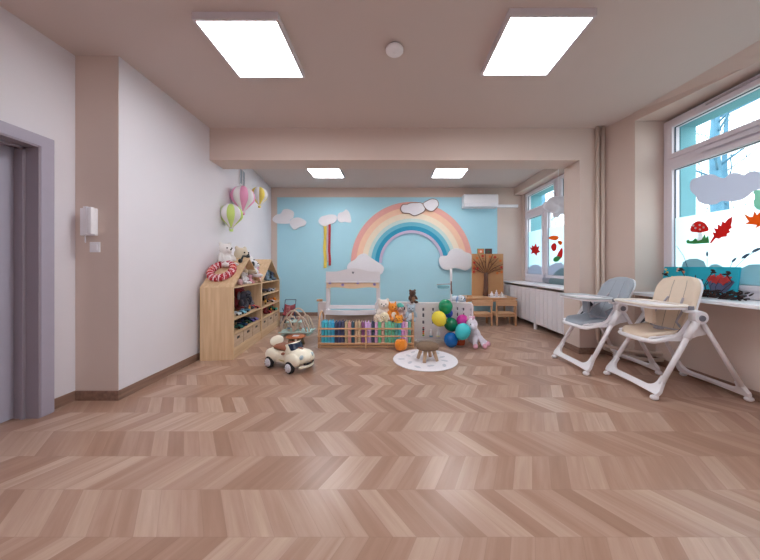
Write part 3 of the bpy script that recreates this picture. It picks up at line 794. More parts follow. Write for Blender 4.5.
def toy_car(loc, rz, L, col, label, kind='car', name='toy_car', group=None):
    t = thing(name, label, 'toy vehicle', loc, rz, group); m = mat('toy_%d_%d_%d' % col, col, .35)
    h = L*.34; w = L*.42; r = L*.12
    b = MB()
    if kind == 'car':
        b.prism([(-L/2, r*.7), (L/2, r*.7), (L/2, h*.55), (L*.28, h*.62), (L*.12, h), (-L*.22, h), (-L*.38, h*.65), (-L/2, h*.6)], lambda u, v, q: (u, q, v), -w/2, w/2)
    elif kind == 'truck':
        b.bx(-L/2, L*.15, -w/2, w/2, r*.9, h*.5); b.bx(L*.2, L/2, -w/2, w/2, r*.8, h*1.15); b.bx(-L/2, L*.16, -w/2, -w*.42, h*.5, h*1.0); b.bx(-L/2, L*.16, w*.42, w/2, h*.5, h*1.0); b.bx(-L/2, -L*.46, -w/2, w/2, h*.5, h); b.bx(L*.12, L*.16, -w/2, w/2, h*.5, h)
    b.build('body', m, t, mods=[('bevel', L*.02)])
    b = MB()
    if kind == 'car': b.prism([(-L*.3, h*.68), (L*.19, h*.68), (L*.1, h*.93), (-L*.2, h*.93)], lambda u, v, q: (u, q, v), -w/2-.001, w/2+.001)
    else: b.bx(L*.3, L/2+.001, -w*.42, w*.42, h*.65, h*1.0)
    b.build('windows', M_dark, t)
    for x in (-L*.3, L*.32):
        for s_ in (-1, 1):
            b = MB(); b.cyl((x, s_*w*.40, r), (x, s_*w*.56, r), r, seg=14); b.build('wheel', M_black, t)
    return t
def figure(loc, rz, H, ca, cb, label, group=None, name='toy_figure'):
    t = thing(name, label, 'toy figure', loc, rz, group)
    ma_ = mat('toy_%d_%d_%d' % ca, ca, .45); mb_ = mat('toy_%d_%d_%d' % cb, cb, .45)
    b = MB(); b.bx(-.16*H, .16*H, -.1*H, .1*H, .34*H, .68*H, bevel=.03*H)
    for s_ in (-1, 1):
        b.bx(s_*.17*H, s_*.27*H, -.07*H, .07*H, .32*H, .66*H, bevel=.03*H)
    b.build('torso', ma_, t)
    for s_ in (-1, 1):
        b = MB(); b.bx(s_*.02*H, s_*.15*H, -.09*H, .09*H, 0, .34*H, bevel=.02*H); b.build('leg', mb_, t)
    b = MB(); b.sph((0, 0, .83*H), (.15*H, .14*H, .17*H)); b.build('head', mb_, t)
    return t
FR = SROT+R(90)     # rotation that makes a toy (facing -Y) look out of the shelf front
def onshelf(px, v, z):
    u = su_from_px(px, v); u = min(max(u, .075), SL-.08) if px < 261.5 else min(max(u, SL+.075), 2*SL-.085)
    return sp(u, v, z+.0005)
G1 = 'toys in the gable of the nearer house shelf'; G2 = 'toys on the wide middle board of the nearer shelf'; G3 = 'toy vehicles on the lowest board of the nearer shelf'
E1 = EH+.001
plush(onshelf(239.5, .10, E1), .135, ((238, 196, 204), (214, 88, 120)), 'pink faced plush at the left end of the nearer gable', FR, 'round', 'ball', group=G1)
plush(onshelf(243.8, .11, E1), .22, ((240, 236, 240), (232, 180, 196)), 'white plush rabbit with long ears in the nearer gable', FR-R(12), 'long', 'sit', group=G1)
plush(onshelf(247.8, .19, E1), .27, ((238, 170, 150), (226, 90, 70)), 'tall orange pink plush behind the white rabbit in the nearer gable', FR, 'round', 'sit', group=G1, extra='scarf')
plush(onshelf(250.0, .09, E1), .15, ((236, 170, 186), (250, 230, 230)), 'small pink plush pig in the middle of the nearer gable', FR, 'pointed', 'sit', group=G1)
plush(onshelf(254.0, .12, E1), .20, ((240, 214, 184), (60, 184, 184)), 'cream plush doll with a turquoise hat in the nearer gable', FR+R(10), None, 'sit', group=G1, extra='hat', snout=False)
Z2 = .507
plush(onshelf(243.5, .19, Z2), .32, ((70, 70, 86), (96, 96, 112)), 'big dark grey plush elephant on the middle board of the nearer shelf', FR-R(15), 'big', 'sit', group=G2, extra='trunk')
plush(onshelf(239.0, .27, Z2), .38, ((130, 34, 50), (150, 50, 60)), 'dark red plush behind the grey elephant', FR-R(20), 'round', 'sit', group=G2)
plush(onshelf(251.5, .29, Z2), .33, ((130, 30, 46), (150, 50, 60)), 'dark red plush at the back right of the middle board', FR, 'round', 'ball', group=G2)
plush(onshelf(254.3, .17, Z2), .24, ((120, 122, 136), (190, 194, 206)), 'lighter grey round plush to the right of the elephant', FR, 'big', 'ball', group=G2)
toy_car(onshelf(237.0, .09, Z2), FR+R(60), .12, (214, 228, 238), 'white toy truck at the left end of the middle board', 'truck', 'toy_truck', G2)
toy_car(onshelf(241.3, .08, Z2), FR+R(80), .13, (120, 190, 216), 'light blue toy car on the middle board of the nearer shelf', 'car', 'toy_car', G2)
toy_car(onshelf(245.6, .085, Z2), FR+R(95), .12, (90, 140, 170), 'steel blue toy truck in the front row of the middle board', 'truck', 'toy_truck', G2)
toy_car(onshelf(251.0, .17, Z2), FR+R(70), .17, (206, 40, 50), 'red toy fire truck on the middle board of the nearer shelf', 'truck', 'toy_truck', G2)
figure(onshelf(249.6, .06, Z2), FR, .085, (248, 180, 50), (240, 150, 40), 'small orange yellow toy figure before the red truck', G2)
toy_car(onshelf(256.3, .07, Z2), FR+R(100), .12, (196, 38, 60), 'small dark pink toy car at the right end of the middle board', 'car', 'toy_car', G2)
Z3 = .317
for (px, v, L, c, k, lab) in ((237.6, .10, .15, (24, 110, 104), 'car', 'dark teal toy car at the left end of the lowest open board'), (237.6, .25, .16, (30, 50, 80), 'truck', 'navy toy truck behind the dark teal car'),
        (242.2, .10, .13, (34, 72, 120), 'truck', 'dark blue toy truck on the lowest open board'), (246.2, .12, .14, (40, 90, 70), 'car', 'dark green toy car in the middle of the lowest open board'),
        (250.4, .10, .13, (80, 70, 170), 'car', 'violet toy car on the lowest open board of the nearer shelf'), (249.6, .25, .16, (60, 60, 76), 'truck', 'dark grey toy truck at the back of the lowest open board'),
        (254.4, .10, .14, (120, 110, 190), 'car', 'pale violet toy car on the lowest open board'), (257.6, .13, .12, (110, 140, 160), 'truck', 'grey blue toy truck at the right end of the lowest open board')):
    toy_car(onshelf(px, v, Z3), FR+R(80), L, c, lab, k, 'toy_truck' if k == 'truck' else 'toy_car', G3)
figure(onshelf(246.6, .055, Z3), FR, .07, (238, 190, 60), (60, 60, 70), 'tiny yellow toy figure among the dark vehicles', G3)
H1 = 'toys in the gable of the farther house shelf'
plush(onshelf(266.2, .09, E1), .20, ((120, 150, 176), (220, 228, 236)), 'grey blue plush at the left of the farther gable', FR, 'round', 'sit', group=H1)
plush(onshelf(268.9, .14, E1), .27, ((116, 150, 150), (220, 228, 236)), 'tallest green grey plush in the middle of the farther gable', FR, 'long', 'sit', group=H1)
plush(onshelf(271.6, .08, E1), .18, ((80, 96, 120), (220, 228, 236)), 'small dark blue grey plush at the right of the farther gable', FR, 'round', 'sit', group=H1)
toy_car(onshelf(274.6, .10, E1), FR+R(90), .10, (210, 214, 220), 'small white toy car at the right corner of the farther gable', 'car', 'toy_car', H1)
H2 = 'toys on the three boards of the farther house shelf'
toy_car(onshelf(265.8, .12, .707), FR+R(80), .16, (136, 140, 158), 'grey toy truck on the top board of the farther shelf', 'truck', 'toy_truck', H2)
toy_car(onshelf(269.8, .10, .707), FR+R(80), .15, (176, 180, 196), 'light grey toy car on the top board of the farther shelf', 'car', 'toy_car', H2)
toy_car(onshelf(273.2, .13, .707), FR+R(85), .13, (150, 156, 170), 'small grey toy truck right on the top board of the farther shelf', 'truck', 'toy_truck', H2)
figure(onshelf(265.6, .09, .497), FR, .12, (236, 190, 90), (120, 100, 70), 'gold toy figure on the second board of the farther shelf', H2)
plush(onshelf(266.6, .26, .497), .17, ((90, 96, 110), (120, 120, 130)), 'dark grey plush at the back left of the second board', FR, 'round', 'sit', group=H2)
toy_car(onshelf(270.6, .10, .497), FR+R(85), .14, (220, 214, 220), 'white toy car in the middle of the second board of the farther shelf', 'car', 'toy_car', H2)
plush(onshelf(275.8, .12, .497), .15, ((246, 150, 40), (240, 120, 30)), 'bright orange plush at the right of the second board of the farther shelf', FR, 'pointed', 'lie', group=H2)
plush(onshelf(264.6, .13, .317), .15, ((130, 30, 40), (120, 20, 30)), 'dark red plush at the left of the lowest board of the farther shelf', FR, 'round', 'sit', group=H2)
toy_car(onshelf(268.0, .09, .317), FR+R(75), .13, (190, 36, 44), 'red toy car on the lowest board of the farther shelf', 'car', 'toy_car', H2)
figure(onshelf(271.0, .09, .317), FR, .10, (236, 180, 60), (60, 60, 70), 'small amber toy figure on the lowest board of the farther shelf', H2)
toy_car(onshelf(273.6, .10, .317), FR+R(75), .15, (70, 180, 168), 'turquoise toy truck on the lowest board of the farther shelf', 'truck', 'toy_truck', H2)
figure(onshelf(276.6, .11, .317), FR, .13, (50, 150, 130), (180, 40, 50), 'green and red toy figure at the right of the lowest board', H2)

# toys on the roofs
def roofz(u):   # height of roof surface
    k = u % SL; return EH+(AH-EH)*(1-abs(k-SL/2)/(SL/2))
def onroof(u, v, dz=0): return sp(u, v, roofz(u)+dz)
RG = 'plush toys on top of the house shelves'
RS = math.atan2(AH-EH, SL/2)
plush(sp(.375, .27, roofz(.33)-.01), .37, ((236, 232, 230), (250, 246, 246)), 'white plush polar bear sitting on the near roof slope by the wall', FR-R(30), 'round', 'sit', group=RG, extra='belly', name='plush_bear')
plush(sp(.70, .20, roofz(.78)-.02), .44, ((226, 212, 190), (240, 230, 214)), 'cream plush bear behind the ridge of the nearer shelf', FR+R(-20), 'round', 'sit', group=RG, name='plush_bear')
plush(sp(.83, .07, roofz(.87)-.01), .30, ((238, 236, 240), (40, 40, 46)), 'white plush dog with black ears behind the nearer gable', FR+R(10), 'flop', 'sit', group=RG, name='plush_dog')
plush(sp(1.10, .28, roofz(1.02)-.01), .50, ((240, 236, 236), (224, 214, 210)), 'large white plush leaning back in the valley between both roofs', FR+R(20), 'round', 'sit', group=RG)
plush(sp(.955, .075, EH+.12), .17, ((240, 190, 210), (250, 240, 244)), 'pink and white plush in the valley between both roofs', FR, 'round', 'sit', group=RG, extra='belly')
plush(sp(.972, .065, EH+.03), .16, ((236, 150, 180), (250, 240, 244)), 'small dark pink plush lowest in the valley between both roofs', FR, 'round', 'ball', group=RG)
# black bow / harness lying on the ridge
t = thing('black_toy_glasses', 'black toy with two round ends lying across the ridge of the nearer shelf', 'toy', sp(.47, .065, AH+.006), FR)
b = MB(); b.tube([(-.14, -.02, -.05), (-.10, -.02, -.01), (-.03, 0, .016), (.05, 0, .016), (.11, -.01, .014)], .012, 8); b.build('bar', M_black, t)
for x, z in ((-.14, -.055), (.12, .014)):
    b = MB(); b.sph((x, -.01, z), (.04, .025, .03)); b.build('round_end', M_black, t)

# braided wreath leaning on the roof
M_wr = mat('wreath_red', (186, 42, 58), .8, .1); M_ww = mat('wreath_white', (238, 214, 220), .8); M_wo = mat('wreath_orange', (226, 108, 50), .8)
w0 = sp(.03, .245, 0)
t = thing('wreath', 'red white and orange braided wreath on the roof slope by the wall', 'wreath', sp(.215, .24, roofz(.215)+.040), SROT)
t.rotation_euler = (0, 0, 0)
# local frame: ring lies in the roof plane
up = Vector((SU.x*math.cos(RS), SU.y*math.cos(RS), math.sin(RS))); sd = SV.copy(); nn = sd.cross(up); nn = nn if nn.z > 0 else -nn
Rm = Matrix((sd, up, sd.cross(up))).transposed()
t.rotation_euler = Rm.to_euler()
R1 = .140; r1 = .044

M_sp = bpy.data.materials.new('wreath_crochet'); M_sp.use_nodes = True
nt = M_sp.node_tree; bs = nt.nodes['Principled BSDF']; bs.inputs['Roughness'].default_value = .9
tc = nt.nodes.new('ShaderNodeTexCoord'); vo = nt.nodes.new('ShaderNodeTexVoronoi'); vo.inputs['Scale'].default_value = 62
nt.links.new(tc.outputs['Object'], vo.inputs['Vector'])
rp = nt.nodes.new('ShaderNodeValToRGB'); rp.color_ramp.elements[0].position = .30; rp.color_ramp.elements[0].color = srgb(240, 218, 222); rp.color_ramp.elements[1].position = .42; rp.color_ramp.elements[1].color = srgb(176, 36, 56)
nt.links.new(vo.outputs['Distance'], rp.inputs[0])
no = nt.nodes.new('ShaderNodeTexNoise'); no.inputs['Scale'].default_value = 9; nt.links.new(tc.outputs['Object'], no.inputs['Vector'])
r2 = nt.nodes.new('ShaderNodeValToRGB'); r2.color_ramp.elements[0].position = .55; r2.color_ramp.elements[1].position = .62; nt.links.new(no.outputs['Fac'], r2.inputs[0])
mx = nt.nodes.new('ShaderNodeMix'); mx.data_type = 'RGBA'; nt.links.new(r2.outputs[0], mx.inputs[0]); nt.links.new(rp.outputs[0], mx.inputs[6]); mx.inputs[7].default_value = srgb(222, 96, 50)
nt.links.new(mx.outputs[2], bs.inputs['Base Color'])
b = MB(); n = 90
b.tube([(R1*.92*math.cos(2*math.pi*i/n), R1*1.1*math.sin(2*math.pi*i/n), 0) for i in range(n)], [r1*(1+.07*math.sin(i*2.1)) for i in range(n)], 14, closed=True); b.build('ring', M_sp, t)
for k in range(2):
    pts = []
    for i in range(260):
        a = 2*math.pi*i/260; q = a*16+k*math.pi; rr_ = R1+r1*.93*math.cos(q); pts.append((rr_*math.cos(a)*.92, rr_*math.sin(a)*1.1, r1*.93*math.sin(q)))
    b = MB(); b.tube(pts, .007, 6, closed=True); b.build('cord', M_ww if k else M_wr, t)
# ------------------------------------------------------------------ ride-on car
M_cream = mat('ride_on_cream', (250, 243, 222), .3); M_brown = mat('ride_on_brown', (150, 92, 66), .5)
t = thing('ride_on_car', 'cream ride-on toy car with brown seat standing on the wood floor', 'ride-on car', (-1.185, 3.185, 0), R(-31)); t.scale = (1.1, 1.1, 1.1)
b = MB()
b.sph((.0, 0, .125), (.27, .105, .07)); b.bx(-.20, .22, -.10, .10, .065, .155)
b.sph((.165, 0, .142), (.13, .112, .082)); b.sph((.06, 0, .175), (.075, .095, .075))
for sx in (-1, 1):
    b.sph((.160, sx*.098, .122), (.098, .040, .070)); b.sph((-.165, sx*.098, .124), (.100, .040, .074))
b.sph((-.19, 0, .14), (.085, .10, .065))
b.build('body', M_cream, t, mods=[('remesh', .006, 4)])
for x in (-.165, .155):
    for sy in (-1, 1):
        b = MB(); b.lathe([(.030, -.018), (.052, -.020), (.060, -.012), (.060, .012), (.052, .020), (.030, .018)], rot=(R(90), 0, 0), seg=28)
        w = b.build('wheel', mat('tyre_rubber', (24, 24, 28), .7), t, loc=(x, sy*.126, .060))
        b = MB(); b.lathe([(.0, -.001), (.042, -.001), (.044, .006), (.026, .011), (.010, .008), (0, .012)], rot=(R(-90*sy), 0, 0), seg=24)
        for k in range(6): a = k*math.pi/3; b.cyl((0, sy*.018-.0, 0), (.034*math.cos(a), sy*.020, .034*math.sin(a)), .004, seg=6)
        h = b.build('hub_cap', mat('hub_silver', (222, 222, 230), .35), w, loc=(0, sy*.018, 0)); 
b = MB(); b.grid(lambda u, v: (-.165+.215*u, (v-.5)*.15*(1-.15*u), .192+.012*math.sin(math.pi*u)-.05*(2*v-1)**4*.3+.02*(1-u)**3), 10, 10, .035); b.build('seat', M_brown, t)
b = MB(); b.sph((-.215, 0, .250), (.022, .085, .056), rot=(0, R(-14), 0), seg=24, rings=14); b.tube([(-.20, 0, .17), (-.21, 0, .22)], .03, 10); b.build('backrest', mat('ride_on_cream_back', (240, 232, 212), .35), t)
b = MB(); b.grid(lambda u, v: (.098+.045*(1-u)-.03*(2*v-1)**2, (v-.5)*.155, .210+.055*u), 6, 10, .018); b.build('windscreen', mat('windscreen_navy', (26, 40, 66), .15), t)
b = MB(); b.grid(lambda u, v: (.125-.045*u-.035*(2*v-1)**2, (v-.5)*.185, .185+.088*u-.012*(2*v-1)**2), 6, 10, .022); b.build('windscreen_frame', M_cream, t)
b = MB(); b.tube([(.02+.0*math.cos(a), .055*math.cos(a), .232+.035*math.sin(a)) for a in [k*math.pi/10 for k in range(20)]], .009, 8, closed=True); b.cyl((.02, 0, .19), (.02, 0, .232), .012); b.cyl((.02, -.05, .232), (.02, .05, .232), .008); b.build('steering_wheel', M_brown, t)
for sy in (-1, 1):
    b = MB(); b.sph((.258, sy*.066, .160), (.016, .022, .022)); b.build('headlight', mat('headlight_glass', (190, 210, 218), .1), t)
    b = MB(); b.sph((.035, sy*.112, .175), (.018, .020, .014)); b.build('side_mirror', M_brown, t)
b = MB(); b.grid(lambda u, v: (.14+.145*u, (v-.5)*.022, .228-.085*u**2.4), 10, 2, .006); b.build('bonnet_stripe', M_brown, t)
b = MB(); b.grid(lambda u, v: (.285-.035*(2*v-1)**2, (v-.5)*.19, .052+.022*u), 3, 12, .012); b.build('front_bumper', M_cream, t)
b = MB(); b.grid(lambda u, v: (.300-.02*(2*v-1)**2, (v-.5)*.12, .088+.016*u), 2, 10, .010); b.build('grille', M_black, t)
b = MB(); b.bx(-.04, .045, -.1085, -.1045, .095, .102); b.build('side_lettering_stripe', mat('gold_stripe', (196, 180, 90), .4), t)

# ------------------------------------------------------------------ stool, rug
t = thing('round_rug', 'round white rug with pale grey leaf marks under the small stool', 'rug', (.43, 3.435, 0))
b = MB(); b.lathe([(.398, .001), (.405, .003), (.403, .007), (.39, .008), (0, .008)], seg=64); b.build('pile', mat('rug_white', (238, 234, 240), .95, .03, 40, .6, 300), t)
rr = random.Random(5)
for k in range(11):
    a = k*2*math.pi/11+.3; q = .30 if k % 2 else .24; cx, cy = q*math.cos(a), q*math.sin(a)
    b = MB(); b.prism([(cx+math.cos(a*2)*u-math.sin(a*2)*v, cy+math.sin(a*2)*u+math.cos(a*2)*v) for u, v in ((-.05, 0), (-.02, .022), (.03, .02), (.05, 0), (.03, -.02), (-.02, -.022))], lambda u, v, w: (u, v, w), .0078, .0092); b.build('leaf_mark', mat('rug_grey', (206, 208, 218), .95), t)
SX, SY_ = .455, 3.40
t = thing('footstool', 'small round footstool with brown fabric top and four wooden legs on the round rug', 'footstool', (SX, SY_, .0092), R(8))
b = MB(); b.lathe([(.0, .135), (.11, .135), (.135, .145), (.143, .165), (.138, .190), (.115, .205), (.06, .212), (0, .213)], seg=32); b.build('seat', mat('stool_fabric', (132, 108, 88), .95, .25, 30, .6, 250), t)
for k in range(4):
    a = R(45+90*k+12); c, s_ = math.cos(a), math.sin(a)
    b = MB(); b.cyl((c*.125, s_*.125, 0), (c*.075, s_*.075, .140), .020, .026, 14); b.build('leg', wood('stool_leg', (190, 156, 126), (214, 182, 152), 'Z'), t)

# ------------------------------------------------------------------ book rack
BX0, BX1, BY0, BY1 = -1.055, .335, 3.91, 4.22
M_rack = wood('rack_pine', (204, 158, 118), (224, 182, 142), 'X', .5); M_rackz = wood('rack_pine_upright', (204, 158, 118), (224, 182, 142), 'Z', .5)
t = thing('book_rack', 'long low slatted wooden book rack full of books before the play stand', 'book rack', (BX0, BY0, 0))
W = BX1-BX0; D = BY1-BY0
for x in (.016, W-.016):
    pts = [(x, .012, 0), (x, .012, .33), (x, .04, .43), (x, .095, .487), (x, D/2, .50), (x, D-.095, .487), (x, D-.04, .43), (x, D-.012, .33), (x, D-.012, 0)]
    b = MB(); b.tube(pts, .015, 8); b.build('end_frame', M_rackz, t)
    b = MB()
    for z in (.17, .27): b.cyl((x, .012, z), (x, D-.012, z), .008, seg=8)
    b.build('end_rung', M_rack, t)
for z in (.268, .160, .055):
    b = MB(); b.bx(.0, W, -.010, .006, z, z+.022, bevel=.003); b.build('front_rail', M_rack, t)
b = MB(); b.bx(0, W, -.008, .010, .012, .026); b.build('front_rail', M_rack, t)
b = MB(); b.bx(W/2-.012, W/2+.012, -.016, .004, 0, .29); b.build('centre_post', M_rackz, t)
for z in (.26, .13):
    b = MB(); b.bx(0, W, D-.012, D, z, z+.022); b.build('back_rail', M_rack, t)
b = MB(); b.bx(.02, W-.02, .012, D-.014, .035, .05); b.build('bottom_board', M_rack, t)
for x in (.42, .62, 1.0):
    b = MB(); b.bx(x, x+.012, .0, .02, 0, .035); b.build('foot', M_rackz, t)
books = [('blue', (58, 172, 206))]*4+[('navy', (54, 62, 96))]*3+[('beige', (190, 160, 140))]*2+[('dark teal', (44, 78, 84))]+[('beige', (190, 160, 140))]*2+[('plum', (120, 70, 128))]+[('lilac', (196, 166, 216))]*2+[('navy', (50, 56, 88))]+[('rose', (206, 160, 200))]+[('green', (86, 168, 134))]+[('beige', (196, 170, 160))]+[('green', (92, 172, 140))]*4+[('light blue', (80, 176, 214))]+[('rose', (208, 166, 210))]*2+[('green', (100, 170, 140))]
nb = len(books); bw = (W-.08)/nb; cnt = {}
posw = ['at the far left end', 'left of the centre post', 'just right of the centre post', 'right of the middle', 'at the right end']
for i, (nm, c) in enumerate(books):
    x = BX0+.04+bw*(i+.5); rr = random.Random(i); h = .315+rr.uniform(-.012, .012); th = bw*.88; dp = .20
    c2 = tuple(max(0, min(255, int((v+18)*(1.08+rr.uniform(-.09, .09))))) for v in c)
    left = books[i-1][0] if i else 'the rack end'; right = books[i+1][0] if i < nb-1 else 'the rack end'
    # number within its run of equal colour
    s0 = i
    while s0 > 0 and books[s0-1][0] == nm: s0 -= 1
    s1 = i
    while s1 < nb-1 and books[s1+1][0] == nm: s1 += 1
    n = s1-s0+1; rank = ['leftmost', 'second from left', 'third from left', 'fourth from left'][i-s0] if n > 1 else 'only'
    nl = books[s0-1][0]+' books' if s0 else 'rack end'; nr = books[s1+1][0]+' books' if s1 < nb-1 else 'rack end'
    lab = f"{nm} book, {rank} between the {nl} and the {nr}" if n > 1 else f"only {nm} book between the {nl} and the {nr}"
    bt = thing('book', lab, 'book', (x, BY0+.030, .0505), group='books in the low wooden rack')
    b = MB(); out = [(-th/2, dp), (-th/2, .012), (-th*.32, .0), (th*.32, .0), (th/2, .012), (th/2, dp), (th/2-.004, dp), (th/2-.004, .016), (-th/2+.004, .016), (-th/2+.004, dp)]
    hh = h; b.prism(out, lambda u, v, w: (u, v, w), 0, hh)
    b.build('cover', mat('book_%d_%d_%d' % c2, c2, .5), bt, mods=[('bevel', .003)])
    b = MB(); b.bx(-th/2+.005, th/2-.005, .017, dp-.006, .004, hh-.03); b.build('pages', mat('book_pages', (226, 220, 214), .9) if nm != 'navy' else mat('book_pages_dark', (120, 116, 130), .9), bt)

# ------------------------------------------------------------------ white play stand behind the rack
PY = 4.50
def px2(x, Y=PY): return (x-CX)/F*Y
def pz2(y, Y=PY): return CH-(y-CY)/F*Y
X0, X1 = px2(326.3), px2(380.2); XC = (X0+X1)/2; w = X1-X0
t = thing('play_stand', 'white wooden play stand with wavy header and tray behind the book rack', 'play stand', (XC, PY, 0))
for s_ in (-1, 1):
    b = MB(); b.bx(s_*(w/2-.065), s_*w/2, -.022, .022, 0, pz2(271.6), bevel=.005); b.build('post', M_wpaint, t)
zt = pz2(271.5); zb = pz2(281.6); pk = pz2(268.2)
n = 24; top = []
for k in range(n+1):
    u = k/n; e = .5*(1+math.cos(math.pi*min(1, abs(u-.5)/.36))); top.append((-w/2+w*u, zt+(pk-zt)*e))
b = MB(); b.prism(top+[(w/2, zb), (-w/2, zb)], lambda u, v, q: (u, q, v), -.030, -.022); b.build('header_board', M_wpaint, t, mods=[('bevel', .002)])
hb = smooth_outline([(0, -.022), (-.018, -.002), (-.016, .014), (-.006, .016), (0, .008), (.006, .016), (.016, .014), (.018, -.002)], 2)
b = MB(); b.prism([(u, v+pz2(272.5)) for u, v in hb], lambda u, v, q: (u, q, v), -.033, -.0295); b.build('heart', M_grey, t)
b = MB(); b.bx(-w/2+.005, w/2-.005, -.10, -.03, zb-.012, zb+.002, bevel=.003); b.build('header_ledge', M_wpaint, t)
# scalloped beige valance with small lilac flowers
n = 40; zv0 = zb-.014; bot = []
for k in range(n+1):
    u = k/n; bot.append((-w/2+.02+(w-.04)*u, zv0-.075-.022*(.5+.5*math.cos(2*math.pi*(u-.5)*1.6))))
b = MB(); b.prism([(w/2-.02, zv0), (-w/2+.02, zv0)]+bot, lambda u, v, q: (u, q, v), -.075, -.060); b.build('valance', mat('valance_beige', (238, 208, 176), .7), t)
for k, (fx, fy) in enumerate(((330, 282.8), (342.8, 284.8), (357.8, 282.8), (374.5, 284.3))):
    cx, cz = px2(fx, 4.43)-XC, pz2(fy, 4.43)
    b = MB()
    for q in range(5): a = q*2*math.pi/5; b.cyl((cx+.013*math.cos(a), -.083, cz+.013*math.sin(a)), (cx+.013*math.cos(a), -.074, cz+.013*math.sin(a)), .012, seg=10)
    b.build('flower', mat('flower_lilac', (184, 172, 236), .6), t)
b = MB(); b.bx(-w/2+.06, w/2-.06, -.02, .0, pz2(308.5), pz2(305)); b.build('cross_rail', M_wpaint, t)
# tray with a bowed front
Yt = 4.26; zt1 = pz2(310.3, Yt); 
xa, xb = px2(325.0, Yt)-XC, px2(375.5, Yt)-XC
fr = [(xb, -.02)]+[(xb+(xa-xb)*k/16, -.20-.06*math.sin(math.pi*k/16)) for k in range(17)]+[(xa, -.02)]
b = MB()
b.prism(fr, lambda u, v, q: (u, v, q), zt1-.075, zt1-.055)
inn = [(u*.96+(xa+xb)/2*.04, v if v > -.05 else v+.018) for u, v in fr]
for A, B, C, Dd in zip(fr, fr[1:], inn, inn[1:]):
    vs = [b.bm.verts.new((p[0], p[1], z)) for z in (zt1-.06, zt1) for p in (A, B, Dd, C)]
    for f in ((0, 1, 5, 4), (3, 2, 6, 7), (4, 5, 6, 7), (0, 4, 7, 3), (1, 2, 6, 5)): b.bm.faces.new([vs[i] for i in f])
b.build('tray', M_white, t)
b = MB(); b.bx(-w/2+.03, w/2-.03, -.16, -.14, .05, zt1-.077); b.build('front_board', mat('stand_board_beige', (196, 176, 160), .7), t)
for s_ in (-1, 1):
    b = MB(); b.bx(s_*(w/2-.03), s_*(w/2-.012), -.20, -.024, 0, zt1-.077); b.build('side_board', M_wpaint, t)

# ------------------------------------------------------------------ playpen
def pen_panel(p, q, cols, lab, h=.585, deco=False):
    p = Vector((*p, 0)); q = Vector((*q, 0)); d = q-p; w = d.length
    t = thing('playpen_panel', lab, 'playpen panel', p, math.atan2(d.y, d.x), 'white plastic playpen panels')
    hl = []
    for cx in cols:
        for (z0, z1) in ((.475, .515), (.375, .43), (.27, .315)):
            hl.append((cx-.016, cx+.016, z0-.004, z1+.004))
        if not deco: hl.append((cx-.012, cx+.012, .12, .20))
    hl.append((.06, w-.06, 0, .03))
    for cx in cols:
        b = MB(); b.bx(cx-.026, cx+.026, .019, .023, .25, .53); b.build('slot_shade', mat('slot_shade_grey', (112, 110, 120), .6), t)  # added grey plate, its colour stands in for the dim pen interior
    b = MB(); b.holes(w, h, hl, .035); b.build('panel', mat('pen_plastic', (228, 222, 224), .45), t, mods=[('bevel', .003)])
    b = MB(); b.tube([(-.0, 0, .0), (0, 0, h-.02), (.02, 0, h+.004), (w-.02, 0, h+.004), (w, 0, h-.02), (w, 0, 0)], .022, 8); b.build('rim', mat('pen_plastic', (228, 222, 224), .45), t)
    if deco:
        cx = cols[0]; b = MB(); b.cyl((cx, -.004, .06), (cx, -.004, .215), .004, seg=6); b.build('bead_rod', M_grey, t)
        for k, c in enumerate(((140, 30, 40), (40, 30, 36), (214, 60, 60), (232, 150, 50), (110, 160, 70))):
            b = MB(); b.sph((cx, -.018, .205-k*.029), (.018, .014, .014), seg=12, rings=8); b.build('bead', mat('bead_%d_%d_%d' % c, c, .3), t)
        for cx, c in ((cols[0]+.12, (120, 190, 226)), (cols[0]+.235, (240, 232, 180))):
            b = MB(); b.lathe([(.0, 0), (.025, 0), (.028, .02), (.026, .07), (.014, .085), (.016, .105), (.010, .12), (0, .12)], c=(cx, -.022, .065), seg=14); s_ = b.build('bottle_shape', M_white, t)
            b = MB(); b.lathe([(.0, 0), (.029, 0), (.0295, .02), (0, .02)], c=(cx, -.022, .070), seg=14); b.build('bottle_band', mat('band_%d_%d_%d' % c, c, .4), s_)
    return t
Yp = 4.30
pa = (px2(449.5, Yp), Yp); pb_ = (px2(412.5, Yp), Yp)
pen_panel((px2(376, 4.33), 4.40), (px2(411.5, 4.33), 4.37), [.10, .27, .45], 'playpen panel hidden behind the plush toys on the book rack')
pen_panel(pb_, pa, [.17, .325, .48], 'playpen panel with coloured beads between the book rack and the balloons', deco=True)
pen_panel((px2(451.5, 4.42), 4.42), (px2(472, 4.24), 4.24), [.10, .20, .32], 'playpen panel behind the balloons next to the little chairs')
pen_panel((px2(318.5, 4.55), 4.58), (px2(325.5, 4.45), 4.58), [], 'narrow playpen panel at the left side of the play stand', h=.56)
b = MB(); b.bx(-.045, .045, -.03, .03, 0, .035, bevel=.005); o = b.build('wooden_block', M_beech, loc=(px2(319.5, 4.57), 4.58, .586)); tag(o, 'small brown wooden block on the narrow playpen panel beside the play stand', 'block')

